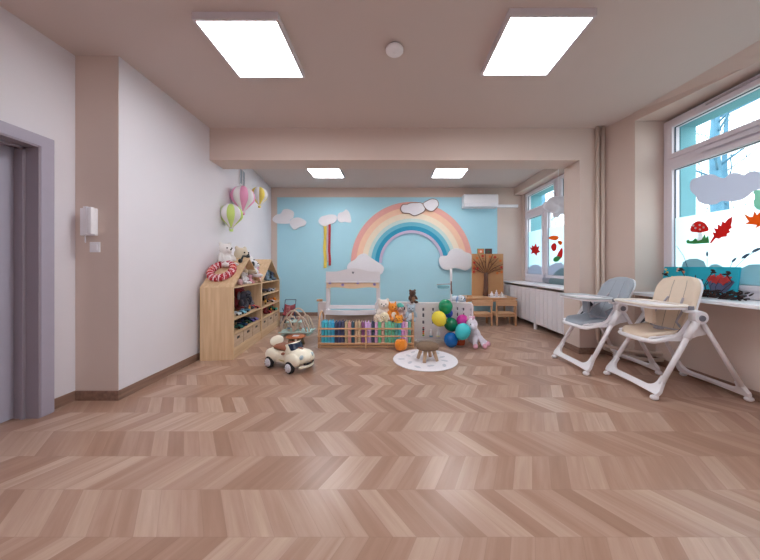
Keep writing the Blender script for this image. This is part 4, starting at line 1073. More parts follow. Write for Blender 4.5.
# mobile pole rising from the pen corner
PX = px2(451, 4.50)
t = thing('mobile_pole', 'thin white pole with a side arm standing behind the playpen', 'mobile pole', (PX, 4.50, 0))
b = MB(); b.tube([(0, 0, 0), (0, 0, .9), (.002, 0, 1.0), (0, 0, 1.135)], [.02, .017, .022, .022], 10); b.build('pole', M_white, t)
b = MB(); b.cyl((0, 0, .02), (0, 0, .0), .10, .11, 20); b.build('base', M_white, t)
b = MB(); b.tube([(0, -.018, .93), (0, -.022, .80), (.01, -.022, .72)], .012, 8); b.build('clamp', mat('clamp_brown', (130, 104, 100), .5), t)
b = MB(); b.cyl((.01, -.01, .885), (-.235, -.01, .872), .010, .008, 8); b.build('arm', mat('arm_grey', (176, 172, 180), .4), t)
b = MB(); b.lathe([(.0, 0), (.09, -.005), (.10, -.03), (.085, -.05)], c=(-.13, -.01, .862), seg=20); b.build('shade', filmmat('shade_mint', (200, 236, 240), .55, .4), t)
plush((px2(457.5, 4.47), 4.46, .58), .30, ((226, 232, 244), (150, 180, 220)), 'white and pale blue plush slumped on top of the playpen behind the green balloon', R(20), 'flop', 'lie', group='plush toys around the playpen')

# ------------------------------------------------------------------ plush toys on the rack
PG = 'plush toys piled on the book rack'
ZB = .362
plush((px2(383.5, 4.13), 4.11, ZB+.0), .35, ((240, 230, 222), (226, 150, 70)), 'largest cream plush on the right half of the book rack', R(5), 'round', 'sit', group=PG)
plush((px2(384.5, 4.0), 4.0, ZB), .21, ((246, 232, 200), (240, 200, 90)), 'cream plush with a yellow belly in front of the largest cream plush', R(-10), 'round', 'ball', group=PG, extra='belly')
plush((px2(377.5, 4.02), 4.0, ZB), .17, ((236, 220, 200), (226, 180, 90)), 'small cream plush at the left end of the plush pile', R(10), 'round', 'ball', group=PG)
plush((px2(392.5, 4.1), 4.10, ZB), .29, ((240, 150, 50), (250, 236, 220)), 'orange plush fox left of the other orange plush', R(25), 'pointed', 'sit', group=PG, extra='belly', name='plush_fox')
plush((px2(399.5, 4.0), 4.00, ZB), .23, ((246, 158, 44), (250, 206, 70)), 'orange and yellow plush lying right of the orange fox', R(-15), 'round', 'lie', group=PG, extra='scarf')
plush((px2(400.0, 4.14), 4.145, ZB), .26, ((214, 190, 188), (90, 180, 170)), 'beige plush with green hat peeping behind the orange plushes', R(0), None, 'sit', group=PG, extra='hat')
plush((px2(411.0, 4.05), 4.04, ZB), .27, ((178, 196, 210), (230, 236, 242)), 'grey blue plush bear at the right end of the rack', R(-5), 'round', 'sit', group=PG, extra='belly', name='plush_bear')
plush((px2(412.5, 4.30), 4.32, .592), .23, ((92, 62, 52), (150, 110, 84)), 'dark brown plush bear perched on the playpen rim', R(20), 'round', 'sit', group=PG, extra='belly', name='plush_bear')
# pumpkin cushion
t = thing('pumpkin_cushion', 'orange pumpkin cushion on the floor before the book rack', 'cushion', (px2(400.8, 3.80), 3.795, .004))
b = MB()
for k in range(7): a = k*2*math.pi/7; b.sph((.040*math.cos(a), .034*math.sin(a), .078), (.050, .050, .076))
b.build('body', plushmat('pumpkin_orange', (246, 146, 40)), t, mods=[('remesh', .006, 1)])
b = MB(); b.tube([(0, 0, .135), (.004, 0, .155), (.016, 0, .168)], [.012, .010, .008], 8); b.build('stem', plushmat('pumpkin_stem', (214, 110, 34)), t)

# ------------------------------------------------------------------ balloons
def balloon(px, py, r, Y, col, label, tilt=(0, 0), rx=1.0):
    r *= 1.08; x = (px-CX)/F*Y; z = CH-(py-CY)/F*Y
    t = thing('balloon', label, 'balloon', (x, Y, z), group='balloons tied beside the playpen')
    t.rotation_euler = (tilt[0], tilt[1], 0)
    prof = []
    for k in range(19):
        th = math.pi*k/18; zz = math.cos(th); rad = math.sin(th)
        if zz < 0: rad *= 1-.12*zz*zz*0; zz *= 1.18
        prof.append((rad*r*rx, zz*r))
    m = mat('balloon_%d_%d_%d' % col, col, .25)
    b = MB(); b.lathe(prof[1:-1], seg=28); b.build('skin', m, t)
    b = MB(); b.lathe([(.004, -r*1.17), (.012, -r*1.28), (.010, -r*1.285), (0, -r*1.27)], seg=10); b.build('knot', m, t)
    return t
balloon(445.6, 306.2, .098, 4.14, (20, 150, 100), 'emerald green balloon at the top of the bunch', (0, R(8)))
balloon(438.8, 318.2, .099, 4.00, (244, 222, 70), 'yellow balloon at the left of the bunch', (0, R(-30)))
balloon(450.8, 324.2, .094, 4.12, (0, 124, 84), 'dark green balloon in the middle of the bunch', (0, R(-40)))
balloon(451.0, 339.2, .094, 3.99, (8, 104, 184), 'blue balloon lowest in the bunch', (R(-20), 0))
balloon(463.0, 331.0, .104, 3.90, (64, 206, 218), 'turquoise balloon at the right of the bunch before the plush unicorn', (0, R(25)), .96)
balloon(462.5, 320.2, .080, 4.10, (214, 54, 160), 'magenta balloon behind the turquoise one', (0, R(20)))
balloon(448.6, 313.0, .060, 4.22, (40, 90, 200), 'royal blue balloon mostly hidden behind the emerald green one')
balloon(460.0, 341.6, .070, 4.10, (190, 84, 50), 'rust brown balloon behind the blue and turquoise ones')

# ------------------------------------------------------------------ unicorn
t = thing('plush_unicorn', 'white plush unicorn with pink hooves sitting on the floor right of the balloons', 'plush toy', (px2(474, 4.0), 4.02, .004), R(22)); t.scale = (1.1, 1.1, 1.1)
uw = plushmat('unicorn_white', (232, 226, 238)); up_ = plushmat('unicorn_pink', (238, 178, 200))
b = MB()
b.sph((.03, .03, .125), (.085, .10, .115)); b.sph((-.01, .0, .225), (.05, .05, .08)); b.sph((-.045, -.02, .30), (.074, .075, .076)); b.sph((-.07, -.085, .272), (.048, .055, .044))
for (x0, y0, z0, x1, y1, z1) in ((-.02, -.05, .14, -.07, -.12, .035), (.06, -.05, .13, .045, -.15, .035), (.10, .02, .10, .15, -.08, .035)):
    b.cyl((x0, y0, z0), (x1, y1, z1), .036, .03, 10); b.sph((x1, y1, z1), .034)
b.build('body', uw, t, mods=[('remesh', .010, 4)])
for (x1, y1, z1) in ((-.078, -.135, .034), (.043, -.168, .034), (.158, -.098, .034)):
    b = MB(); b.sph((x1, y1, z1), (.034, .028, .033)); b.build('hoof', up_, t)
b = MB(); b.cyl((-.05, -.05, .35), (-.065, -.075, .42), .014, .003, 10); b.build('horn', mat('horn_pink', (240, 190, 210), .4), t)
for s_ in (-1, 1):
    b = MB(); b.cyl((-.045+s_*.04, -.0, .345), (-.045+s_*.058, .0, .40), .02, .004, 8); b.build('ear', up_, t)
    b = MB(); b.sph((-.055+s_*.045, -.068, .305), .009, seg=8, rings=6); b.build('eye', EYE, t)
b = MB()
for k in range(6): b.sph((-.01+.012*k, .045, .36-.032*k), .030, seg=10, rings=8)
b.build('mane', plushmat('unicorn_mane', (236, 196, 222)), t)

# ------------------------------------------------------------------ table, chairs
TX0, TX1, TY0, TY1 = 1.53, 2.60, 5.60, 6.18
t = thing('low_table', 'low beech children table with the paper tree on it', 'table', (TX0, TY0, 0))
W = TX1-TX0; D = TY1-TY0
b = MB(); b.bx(0, W, 0, D, .50, .52, bevel=.006); b.build('table_top', M_beech, t)
b = MB(); b.bx(.04, W-.04, .03, .045, .44, .50); b.bx(.04, W-.04, D-.045, D-.03, .44, .50); b.build('apron', M_beech, t)
for x in (.04, W-.04):
    for y in (.04, D-.04): b = MB(); b.cyl((x, y, 0), (x, y, .50), .022, seg=14); b.build('leg', M_beechz, t)
def kid_chair():
    t = thing('childrens_chair', None, 'chair', (0, 0, 0), group='low beech chairs at the table')
    w = .40
    for s_ in (-1, 1):
        b = MB(); b.box((s_*(w/2-.016), .012, .255), (.032, .03, .51), bevel=.006); b.build('leg', M_beechz, t)
        b = MB(); b.box((s_*(w/2-.016), .29, .115), (.030, .03, .23), bevel=.006); b.build('leg', M_beechz, t)
        b = MB(); b.box((s_*(w/2-.016), .15, .205), (.02, .26, .03)); b.build('side_rail', M_beech, t)
    b = MB()
    n = 16; top = [(-w/2+w*k/n, .505+.012*math.sin(math.pi*k/n)) for k in range(n+1)]
    b.prism(top+[(w/2, .40), (-w/2, .40)], lambda u, v, q: (u, q+.02*(2*u/w)**2*-1+.012, v), -.022, -.004); b.build('backrest', M_beech, t, mods=[('bevel', .004)])
    b = MB(); b.bx(-w/2, w/2, -.006, .31, .228, .245, bevel=.005); b.build('seat', M_beech, t)
    b = MB(); b.bx(-w/2+.03, w/2-.03, -.002, .016, .185, .228); b.build('rear_rail', M_beech, t)
    return t
c1 = kid_chair(); c2 = copy_tree(c1)
c1.location = (1.79, 5.33, 0); c1['label'] = 'left one of two low beech chairs, next to the playpen'
c2.location = (2.262, 5.33, 0); c2['label'] = 'right one of two low beech chairs, next to the radiator cover'

# paper tree on board
TY = 6.02
t = thing('paper_tree_board', 'kraft paper board with a brown paper tree and red leaves standing on the low table', 'craft picture', ((487.7-CX)/F*TY, TY, .521))
cx0 = (487.7-CX)/F*TY
def tp(px, py): return ((px-CX)/F*TY-cx0, CH-(py-CY)/F*TY-.521)
x0, zt = tp(472.3, 253.8); x1, _ = tp(503.3, 253.8)
b = MB(); b.bx(x0, x1, .0, .05, 0, zt); b.build('board', mat('kraft_paper', (196, 148, 104), .85, .12, 6), t)
rr = random.Random(11); M_trunk = mat('paper_bark', (104, 74, 62), .9, .3, 40, .5, 90); M_twig = mat('paper_twig', (112, 76, 58), .9, .2, 40)
a0 = tp(485, 293.8); a1 = tp(485.6, 274)
b = MB(); b.tube([(a0[0], -.03, 0.0), (a0[0]+.005, -.03, .12), (a1[0], -.028, a1[1]-.1), (a1[0], -.026, a1[1]+.03)], [.062, .05, .045, .05], 10); b.build('trunk', M_trunk, t)
leafpts = []
for k in range(19):
    a = R(12+156*k/18+rr.uniform(-3, 3)); ln = .40+.13*math.sin(a)+rr.uniform(-.03, .04)
    ex = a1[0]+math.cos(a)*ln; ez = a1[1]+math.sin(a)*ln*.95-.04
    ex = max(x0+.01, min(x1-.01, ex)); ez = min(zt-.005, ez)
    mx_ = a1[0]+math.cos(a)*ln*.45; mz = a1[1]+math.sin(a)*ln*.40
    b = MB(); b.tube([(a1[0]+.02*math.cos(a), -.022, a1[1]), (mx_, -.016, mz+.02), (ex, -.010, ez)], [.016, .010, .005], 6)
    ph = a+R(rr.choice((-28, 28))); sx_ = max(x0+.01, min(x1-.01, mx_+math.cos(ph)*.16)); b.tube([(mx_, -.016, mz+.02), (sx_, -.010, min(zt-.01, mz+math.sin(ph)*.15))], [.007, .004], 5)
    b.build('branch', M_twig if k % 2 else mat('paper_twig_light', (176, 128, 84), .9), t)
    leafpts.append((ex*.8+mx_*.2, ez*.8+mz*.2)); 
for k, (x, z) in enumerate(leafpts+[(a1[0]-.02, a1[1]+.06), (a1[0]+.25, a1[1]+.02), (a1[0]-.18, a1[1]+.12)]):
    if k % 2 and k < 16: continue
    b = MB(); a = rr.uniform(0, 6)
    o_ = [(x+.030*math.cos(a+q)*(1.3 if i % 2 else .7), z+.030*math.sin(a+q)*(1.3 if i % 2 else .7)) for i, q in enumerate([j*math.pi/5 for j in range(10)])]
    b.prism(o_, lambda u, v, q: (u, q, v), -.024, -.020); b.build('leaf', mat('paper_leaf_red', (190, 60, 50), .8) if k % 4 else mat('paper_leaf_orange', (214, 120, 60), .8), t)
# two little framed pictures above
for (px, ca, lab) in ((481.0, (150, 150, 96), 'left little picture block with orange patch on top of the tree board'), (488.8, (70, 62, 66), 'right dark little picture block on top of the tree board')):
    t2 = thing('picture_block', lab, 'picture block', ((px-CX)/F*TY, TY+.004, .521+zt+.0005), group='picture blocks on the tree board')
    b = MB(); b.holes(.15, .115, [(.012, .138, .012, .103)], .03)
    for v in b.bm.verts: v.co = Vector((v.co.x-.075, v.co.y+.018, v.co.z))
    b.build('frame', mat('block_%d' % ca[0], ca, .7), t2)
    b = MB(); b.bx(-.062, .062, .008, .028, .012, .103); b.build('picture', mat('block_pic_%d' % ca[0], (226, 130, 90) if ca[0] > 100 else (96, 60, 56), .7), t2)
    b = MB(); b.sph((.0, .006, .05), (.025, .004, .025)); b.build('motif', mat('block_motif_%d' % ca[0], (244, 226, 210) if ca[0] > 100 else (60, 90, 60), .7), t2)
# white tray with small cups on the table
t = thing('white_wire_rack', 'small white toy dish rack on the right of the low table', 'toy rack', ((498-CX)/F*5.72, 5.75, .5205))
b = MB(); b.bx(-.17, .17, -.07, .07, 0, .012, bevel=.004)
for k in range(8): x = -.16+.32*k/7; b.cyl((x, -.065, .01), (x, -.065, .05), .003, seg=5); b.cyl((x, .065, .01), (x, .065, .05), .003, seg=5)
b.cyl((-.165, -.065, .05), (.165, -.065, .05), .004, seg=6); b.cyl((-.165, .065, .05), (.165, .065, .05), .004, seg=6); b.build('rack', M_white, t)
for k, (x, hh, c) in enumerate(((-.12, .11, (232, 226, 236)), (-.02, .14, (216, 206, 214)), (.09, .10, (228, 220, 220)))):
    b = MB(); b.lathe([(.0, 0), (.026, 0), (.03, .01), (.028, hh*.6), (.012, hh*.75), (.012, hh), (0, hh)], seg=14)
    o = b.build('toy_bottle', mat('toy_bottle_%d' % k, c, .3), loc=(t.location.x+x, 5.75, .533)); tag(o, ['left small white toy bottle in the toy dish rack', 'tallest middle toy bottle in the toy dish rack', 'right small toy bottle in the toy dish rack'][k], 'toy bottle', 'toy bottles in the dish rack')
b = MB(); b.bx(-.05, .05, -.03, .03, 0, .05, bevel=.006); o = b.build('wooden_block', M_beech, loc=((468.5-CX)/F*5.66+.03, 5.68, .521)); tag(o, 'brown wooden block at the left end of the low table', 'block')

# ------------------------------------------------------------------ toys near the shelf
# arched wooden toy with mint tray
AX = (297-CX)/F*4.72
t = thing('arched_toy_house', 'wooden arched toy house with pale mint base behind the ride-on car', 'toy house', (AX, 4.72, 0))
M_mint = mat('toy_mint', (196, 224, 220), .5); M_pale = wood('toy_pale_wood', (216, 192, 172), (232, 212, 194), 'Z', .6)
b = MB(); b.bx(-.26, .28, -.16, .16, .05, .068, bevel=.006); b.build('base_board', M_mint, t)
for x in (-.2, .22):
    b = MB(); b.bx(x-.02, x+.02, -.13, .13, 0, .05); b.build('foot', M_mint, t)
for y in (-.12, .12):
    for (c, w_, h_) in ((-.02, .22, .36), (-.14, .12, .22), (.12, .13, .24)):
        pts = []
        for k in range(13):
            u = k/12; pts.append((c-w_+2*w_*u, y, .068+h_*(1-abs(2*u-1)**1.9)**.8 if abs(2*u-1) < 1 else .068))
        b = MB(); b.tube(pts, .013, 7); b.build('arch', M_pale, t)
b = MB(); b.bx(-.15, .11, -.12, .12, .22, .232); b.build('upper_floor', M_mint, t)
b = MB(); b.bx(-.02, -.008, -.12, .12, .07, .22); b.build('partition', M_pale, t)
for k, (x, z, c) in enumerate(((-.12, .069, (126, 160, 184)), (.08, .069, (208, 170, 150)), (.17, .069, (120, 196, 200)), (-.06, .233, (90, 110, 130)), (.05, .233, (190, 120, 130)))):
    figure((AX+x, 4.66, z), R(10*k), .09, c, (226, 200, 180), ['blue grey figure left inside the arched toy house', 'beige figure inside the arched toy house', 'turquoise figure at the right inside the arched toy house', 'slate figure on the upper floor of the arched toy house', 'rose figure on the upper floor of the arched toy house'][k], 'figures in the arched toy house')
# small orange stool-like table
OX = (295.5-CX)/F*4.02
t = thing('small_toy_table', 'low orange brown toy table with a white sheet behind the ride-on car', 'toy table', (OX, 4.04, 0))
b = MB(); b.lathe([(.0, .125), (.13, .125), (.142, .132), (.14, .143), (0, .145)], seg=10); b.build('table_top', wood('toy_table_top', (190, 110, 70), (210, 130, 86), 'X'), t)
for k in range(4):
    a = R(40+90*k); b = MB(); b.cyl((.12*math.cos(a), .10*math.sin(a), 0), (.08*math.cos(a), .07*math.sin(a), .127), .02, .024, 10); b.build('leg', mat('toy_table_leg', (120, 110, 84), .6), t)
b = MB(); b.bx(-.04, .045, -.05, .03, .1455, .150); b.build('sheet', M_card, t)
# doll pushchair
DX = (288.5-CX)/F*5.45
t = thing('doll_pushchair', 'doll pushchair with dark tube handle and red seat in the corner beside the shelf', 'doll pushchair', (DX, 5.50, 0), R(8))
M_tube = mat('pushchair_tube', (60, 76, 110), .4); M_redf = mat('pushchair_fabric', (150, 62, 70), .9, .35, 30)
for s_ in (-1, 1):
    b = MB(); b.tube([(s_*.10, -.16, .05), (s_*.105, .0, .25), (s_*.105, .10, .46)], .008, 8); b.build('side_tube', M_tube, t)
    b = MB(); b.tube([(s_*.10, .13, .05), (s_*.105, .0, .25), (s_*.105, -.10, .34)], .008, 8); b.build('side_tube', M_tube, t)
b = MB(); b.tube([(-.105, .10, .46), (-.105, .12, .485), (.105, .12, .485), (.105, .10, .46)], .009, 8); b.build('handle', M_tube, t)
b = MB(); b.grid(lambda u, v: ((u-.5)*.2, -.14+.22*v, .20+.03*(2*u-1)**2+.17*v*v), 6, 8, .02); b.build('seat', M_redf, t)
for x in (-.11, .11):
    for y in (-.16, .13): b = MB(); b.cyl((x-.012, y, .045), (x+.012, y, .045), .045, seg=18); b.build('wheel', M_dark, t)
plush((DX, 5.44, .232), .15, ((196, 120, 124), (230, 200, 196)), 'dusky red plush sitting in the doll pushchair', R(8), 'round', 'sit')

# ------------------------------------------------------------------ high chairs
def high_chair(pad, padname, lab, loc, rz, rec=0.0, lean=0.0):
    t = thing('high_chair', lab, 'high chair', loc, rz, 'high chairs by the window')
    Pm = mat('pad_'+padname, pad, .55, .04, 20, .2, 120); Pd = mat('pad_dark_'+padname, (50, 52, 64), .7); W_ = M_white; ST = mat('strap_grey', (176, 172, 182), .7)
    hubz = .725; hy = .245; fy = .275; fx = -.395; rx = .375
    def legp(s_, front, k):
        foot = Vector((fx if front else rx, s_*fy, .055)); hub = Vector((-.012 if front else .018, s_*hy, hubz-.02)); return foot+(hub-foot)*k
    for s_ in (-1, 1):
        for front in (True, False):
            b = MB(); p, q = legp(s_, front, .12), legp(s_, front, 1); b.tube([p, p+(q-p)*.5, q], [.020, .018, .017] if not front else [.021, .021, .020], 12); b.build('leg', W_, t)
        b = MB(); b.cyl((.0, s_*(hy-.03), hubz), (.0, s_*(hy+.028), hubz), .062, .056, 24); hb = b.build('hub', W_, t)
        b = MB(); b.cyl((.0, s_*(hy+.02), hubz-.005), (.0, s_*(hy+.036), hubz-.005), .028, .026, 18); b.build('hub_button', M_grey, hb)
        b = MB(); p, q = legp(s_, True, .74), legp(s_, True, .97); b.tube([p, q], .029, 12); b.build('leg_collar', W_, t)
    for front in (True, False):
        # U shaped foot bar with gusseted corners, in the plane of the two legs
        A = legp(-1, front, 0); B = legp(1, front, 0); up = (legp(1, front, 1)+legp(-1, front, 1)-A-B).normalized()
        hw = fy; g = .17 if front else .13; th = .040
        out = [(-hw-.022, -.01), (-hw-.030, .03), (-hw+.018-.02, g), (-hw+.035, g)]
        n = 6
        for k in range(n+1): a = math.pi+math.pi/2*k/n; out.append((-hw+.035+.075+.075*math.cos(a), g*.42+.045+.07*math.sin(a)+.006))
        o2 = [(-u, v) for u, v in reversed(out[2:])]
        poly = out+o2+[(hw+.030, .03), (hw+.022, -.01), (hw*.5, -.004), (0, .0), (-hw*.5, -.004)]
        c = (A+B)/2; nrm = up.cross(Vector((0, 1, 0)))
        b = MB(); b.prism(poly, lambda u, v, q: c+Vector((0, 1, 0))*u+up*v+nrm*q, -.017, .017); b.build('foot_bar', W_, t, mods=[('bevel', .006)])
        for s_ in (-1, 1):
            p = legp(s_, front, 0); b = MB()
            b.sph((p.x-(.012 if front else -.015), s_*fy, .024), (.036, .026, .024)); b.build('caster', W_, t)
    # seat shell: tub rim from leg rest to back
    def seatp(u, v, off=0):
        # u along profile 0 front .. 1 rear, v across -1..1
        x = -.36+.34*u; z = .50+.07*u-off; return Vector((x, v, z))
    rim = []
    for k in range(9):
        a = math.pi*k/8; rim.append(Vector((-.33-.05*math.sin(a), -.185*math.cos(a), .490)))
    rim = [Vector((.03, -.20, .66)), Vector((-.06, -.20, .60)), Vector((-.16, -.195, .535)), Vector((-.26, -.19, .505))]+rim+[Vector((-.26, .19, .505)), Vector((-.16, .195, .535)), Vector((-.06, .20, .60)), Vector((.03, .20, .66))]
    b = MB(); b.tube(rim, .021, 10); b.build('seat_rim', W_, t)
    b = MB(); b.grid(lambda u, v: (-.355+.40*u, (v-.5)*.36, .478+.05*u+.05*(2*v-1)**4), 8, 10, .014); b.build('seat_shell', W_, t)
    for s_ in (-1, 1):
        b = MB(); b.prism([(-.22, .50), (-.12, .60), (-.03, .735), (.06, .74), (.09, .66), (.10, .56), (.02, .545), (-.08, .50)], lambda u, v, q: (u, q, v), s_*.20, s_*.214); b.build('side_panel', W_, t, mods=[('bevel', .005)])
        b = MB(); b.prism([(-.16, .545), (-.06, .66), (0, .735), (.03, .70), (-.03, .60), (-.11, .53)], lambda u, v, q: (u, q, v), s_*.188, s_*.199); b.build('side_wing', Pd, t)
    # cushions
    def backp(u, v, k=0):      # u 0..1 up, v -1..1 across
        hw = (.165+.035*min(1, u*2.2))*(1 if u < .8 else math.sqrt(max(.0, 1-((u-.8)/.2)**2*.42)))
        x = -.02+rec+(.145+lean)*u-.055*abs(v)**2.5+k; z = .545+(.535-lean*.35)*u-.0*abs(v)
        return Vector((x, v*hw, z-(.030*abs(v)**3*u)))
    b = MB(); b.grid(lambda u, v: backp(u, 2*v-1), 14, 12, .040); bc = b.build('back_cushion', Pm, t, mods=[('bevel', .008)])
    b = MB(); b.grid(lambda u, v: backp(u*.97+.01, (2*v-1)*.97, .034), 12, 10, .02); b.build('back_shell', W_, t)
    def seatc(u, v): 
        hw = .172 if u > .15 else .172*math.sqrt(max(.2, 1-((.15-u)/.15)**2*.6)); vv = 2*v-1
        return Vector((-.365+.40*u, vv*hw, .508+.055*u+.035*abs(vv)**3-.02*max(0, .12-u)/.12))
    b = MB(); b.grid(seatc, 12, 12, .032); b.build('seat_cushion', Pm, t)
    # stitched seams
    b = MB()
    for v in (-.33, .33): b.tube([backp(u, v)+Vector((-.021, 0, 0)) for u in (.05, .3, .55, .8, .93)], .0025, 5)
    b.build('seam', mat('seam_'+padname, tuple(int(c*.72) for c in pad), .8), bc)
    # harness
    for s_ in (-1, 1):
        p = backp(.62, s_*.36)+Vector((-.024, 0, 0)); pts = [p, p+Vector((-.03, s_*.01, -.05)), p+Vector((-.06, s_*.05, -.12)), Vector((-.08, s_*.13, .66)), Vector((-.05, s_*.15, .60))]
        b = MB(); b.tube(pts, .009, 6); b.build('harness_strap', ST, t)
    b = MB(); b.box((-.12, 0, .575), (.05, .06, .015), bevel=.004); b.tube([(-.06, -.16, .585), (-.12, -.03, .59), (-.12, .03, .59), (-.06, .16, .585)], .008, 6); b.build('buckle', ST, t)
    # tray
    oz = .815
    shape = [(-.13+u, v) for u, v in rrect(.34, .53, .11, 6)]; shape = [(u-.09, v) for u, v in shape]
    b = MB(); b.prism(shape, lambda u, v, q: (u, v, q), oz-.022, oz); tr = b.build('tray', W_, t, mods=[('bevel', .006)])
    ring = [Vector((u*.985-.0035, v*.985, oz+.006)) for u, v in shape]
    b = MB(); b.tube(ring, .013, 8, closed=True); b.build('tray_rim', mat('tray_rim_'+padname, tuple(int(c*.5+118) for c in pad), .4), tr)
    b = MB(); b.box((-.085, -.265, oz-.006), (.045, .012, .035), bevel=.003); b.build('tray_latch', M_grey, tr)
    for s_ in (-1, 1):
        b = MB(); b.tube([(-.12, s_*.24, oz-.03), (-.02, s_*.235, oz-.045), (.0, s_*.235, hubz+.03)], [.018, .02, .026], 10); b.build('tray_arm', W_, t)
    b = MB(); b.grid(lambda u, v: (-.205+.01*u, (v-.5)*.085, oz-.02-.165*u), 6, 6, .035); b.build('crotch_post', Pm, t, mods=[('bevel', .005)])
    return t
high_chair((232, 214, 194), 'beige', 'white high chair with beige padding in front of the other by the window', (2.735, 2.655, 0), R(-2))
high_chair((164, 174, 186), 'grey_blue', 'white high chair with grey blue padding beside the pillar', (2.505, 3.215, 0), R(1), rec=.03, lean=.10)

# ------------------------------------------------------------------ things on the window sill
SZ = .8705
def canvas(name, yc, w, h, lab, lean=.13):
    t = thing(name, lab, 'canvas picture', (3.235, yc, SZ)); t.rotation_euler = (0, lean, 0); return t
M_cv = mat('canvas_teal', (20, 176, 200), .7, .06, 12)
t = canvas('canvas_picture', 3.11, .26, .30, 'teal canvas with small yellow and red flowers leaning in the window corner')
b = MB(); b.bx(-.018, 0, -.13, .13, 0, .30); b.build('canvas', M_cv, t)
rr = random.Random(2)
for k in range(15):
    y, z = rr.uniform(-.11, .11), rr.uniform(.05, .28); c = ((240, 214, 90), (226, 120, 70), (240, 200, 180))[k % 3]
    b = MB(); b.cyl((-.0215, y, z), (-.018, y, z), rr.uniform(.009, .016), seg=8); b.build('flower', mat('cv_%d' % c[2], c, .7), t)
t = canvas('canvas_picture', 2.765, .46, .30, 'larger teal canvas with a red flower bowl leaning against the window')
b = MB(); b.bx(-.018, 0, -.225, .225, 0, .30); b.build('canvas', M_cv, t)
b = MB(); b.prism(smooth_outline([(-.19, .17), (.0, .19), (.005, .13), (-.03, .06), (-.09, .045), (-.15, .06), (-.185, .12)], 3), lambda u, v, q: (q, u, v), -.022, -.018); b.build('bowl', mat('cv_bowl', (84, 92, 126), .7), t)
for k, (y, z, r) in enumerate(((-.03, .19, .04), (-.09, .20, .035), (-.15, .185, .04), (-.005, .175, .03), (-.12, .16, .045), (-.055, .165, .04))):
    o_ = [(y+r*math.cos(q)*(1 if i % 2 else .6), z+r*math.sin(q)*(1 if i % 2 else .6)) for i, q in enumerate([j*math.pi/5+k for j in range(10)])]
    b = MB(); b.prism(o_, lambda u, v, q: (q, u, v), -.027, -.0222); b.build('red_flower', mat('cv_red', (206, 60, 58), .7), t)
b = MB()
for k in range(7): y = .19-.045*k; b.tube([(-.020, y, .02), (-.020, y+.02, .10), (-.020, y+.035*math.sin(k), .17+.02*(k % 3))], .004, 5)
b.build('painted_stems', mat('cv_dark', (30, 44, 70), .7), t)
# dried garland with cones
rr = random.Random(9)
M_tw = mat('dried_twig', (52, 36, 36), .9, .3, 30); M_cone = mat('cone_brown', (96, 56, 44), .85, .4, 60)
t = thing('dried_garland', 'dark dried garland of twigs and cones lying along the sill before the teal canvas', 'garland', (3.11, 2.78, SZ))
b = MB()
for k in range(220):
    y = rr.uniform(-.40, .26); x = rr.uniform(-.05, .035); z = rr.uniform(.015, .15)*(1 if y > -.05 else .5)
    a = rr.uniform(0, 6.28); l = rr.uniform(.03, .06); e = rr.uniform(-.2, .5)
    b.tube([(x, y, z), (x+l*.5*math.cos(a)*.5, y+l*math.sin(a)*.6, max(.006, z+l*e*.5)), (x+l*math.cos(a)*.5, y+l*math.sin(a), max(.006, z+l*e))], [.006, .007, .003], 4)
b.build('twigs', M_tw, t)['kind'] = 'stuff'
for k in range(11):
    y = .20-.048*k+rr.uniform(-.01, .01); b = MB(); c = Vector((rr.uniform(-.05, .0), y, .026))
    for j in range(6): b.lathe([(.004, 0), (.020-.0028*j, .003), (.014-.002*j, .009)], c=c+Vector((0, 0, -.022+j*.0085)), seg=9)
    b.build('cone', M_cone, t)
for k, pts in enumerate((((.0, .18, .05), (.02, .24, .16), (-.01, .30, .22)), ((0, .05, .06), (.02, .10, .17), (-.02, .12, .27)), ((0, -.05, .06), (.0, -.12, .20), (-.01, -.16, .26)), ((0, -.20, .05), (0, -.30, .16), (-.01, -.26, .24)), ((0, .14, .05), (-.01, .02, .14), (-.01, -.04, .16)))):
    b = MB(); b.tube(pts, .0035, 5); e = Vector(pts[-1]); 
    for j in range(5): b.sph(e+Vector((rr.uniform(-.01, .01), rr.uniform(-.02, .02), rr.uniform(-.015, .015))), (.010, .018, .008), seg=8, rings=5)
    b.build('sprig', M_tw, t)

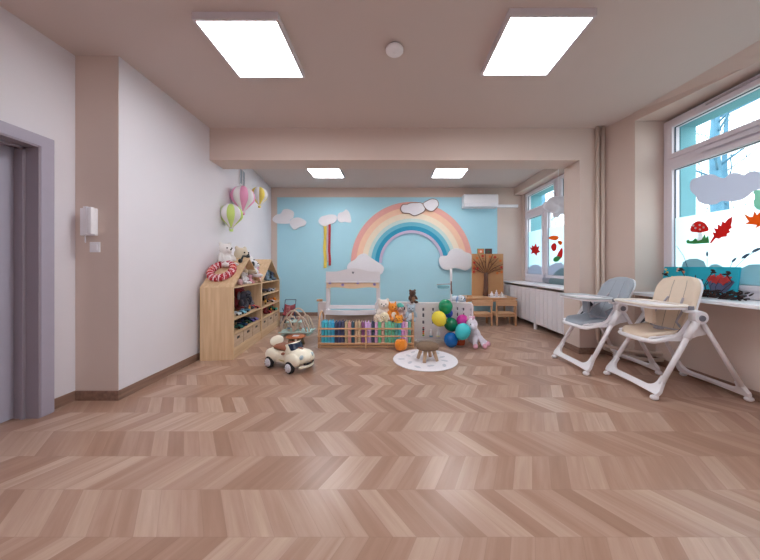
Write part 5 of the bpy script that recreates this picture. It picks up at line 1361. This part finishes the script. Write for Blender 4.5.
# ------------------------------------------------------------------ outside
b = MB(); b.bx(3.6, 40, -20, 40, -1.3, -1.2); o = b.build('ground_outside', mat('ground_pale', (150, 160, 150), .9, .2, 2)); struct(o)
M_bark = mat('tree_bark', (84, 128, 150), .9, .2, 8)
def tree(x, y, r, h, seed, lab):
    rr = random.Random(seed); t = thing('bare_tree', lab, 'tree', (x, y, -1.2), group='bare trees outside the windows')
    b = MB(); b.tube([(0, 0, 0), (.03, .02, h*.4), (-.03, .05, h*.75), (0, 0, h)], [r*1.2, r, r*.75, r*.3], 10); b.build('trunk', M_bark, t)
    b = MB()
    def grow(p, d, l, rad, dep):
        n = 3; pts = [p]; q = p.copy(); dd = d.copy()
        for i in range(n):
            dd = (dd+Vector((rr.uniform(-.25, .25), rr.uniform(-.25, .25), rr.uniform(-.1, .22)))).normalized(); q = q+dd*l/n; pts.append(q.copy())
        b.tube(pts, [rad*(1-.55*i/n) for i in range(n+1)], 5)
        if dep:
            for k in range(3 if dep > 1 else 3):
                s_ = pts[rr.choice((1, 2, 3))]; nd = (dd+Vector((rr.uniform(-1, 1), rr.uniform(-1, 1), rr.uniform(-.5, .8)))).normalized()
                grow(s_, nd, l*rr.uniform(.5, .75), rad*.5, dep-1)
    for k in range(15):
        z = h*rr.uniform(.25, .95); a = rr.uniform(0, 6.28)
        grow(Vector((0, 0, z)), Vector((math.cos(a), math.sin(a), rr.uniform(.1, .8))).normalized(), rr.uniform(1.0, 1.9), r*.20, 3)
    b.build('branches', M_bark, t)['kind'] = 'stuff'
tree(7.6, 6.32, .12, 7, 4, 'thick bare tree trunk seen through the near window behind the cloud sticker')
tree(8.2, 6.62, .07, 6.5, 8, 'thinner bare tree close to the thick one outside the near window')
tree(9.5, 6.2, .10, 8, 15, 'bare tree at the right behind the orange maple leaf sticker')
tree(8.6, 15.3, .16, 8, 21, 'bare tree outside the far window')

# ------------------------------------------------------------------ world, light, camera
w = bpy.data.worlds.new('overcast_sky'); scene.world = w; w.use_nodes = True
nt = w.node_tree; bg = nt.nodes['Background']
tc = nt.nodes.new('ShaderNodeTexCoord'); n = nt.nodes.new('ShaderNodeTexNoise'); n.inputs['Scale'].default_value = 2.0
r = nt.nodes.new('ShaderNodeValToRGB'); r.color_ramp.elements[0].color = (.80, .93, 1, 1); r.color_ramp.elements[1].color = (.95, .99, 1, 1)
nt.links.new(tc.outputs['Generated'], n.inputs['Vector']); nt.links.new(n.outputs['Fac'], r.inputs[0]); nt.links.new(r.outputs[0], bg.inputs['Color'])
bg.inputs['Strength'].default_value = SKY

cam = bpy.data.cameras.new('camera'); co = bpy.data.objects.new('camera', cam); COL.objects.link(co); scene.camera = co
cam.sensor_width = 36; cam.lens = F/760*36; cam.shift_x = -(CX-380)/760; cam.shift_y = -(280-CY)/760
co.location = (0, 0, CH); co.rotation_euler = (R(90), 0, 0); cam.clip_start = .05
scene.view_settings.view_transform = 'Standard'; scene.view_settings.look = 'None'; scene.view_settings.gamma = 1; scene.view_settings.use_curve_mapping = False
scene.view_settings.exposure = EXPO
scene.cycles.use_denoising = True
scene.cycles.max_bounces = 10; scene.cycles.diffuse_bounces = 6; scene.cycles.transparent_max_bounces = 16
scene.cycles.sample_clamp_indirect = 6
bpy.context.view_layer.update()
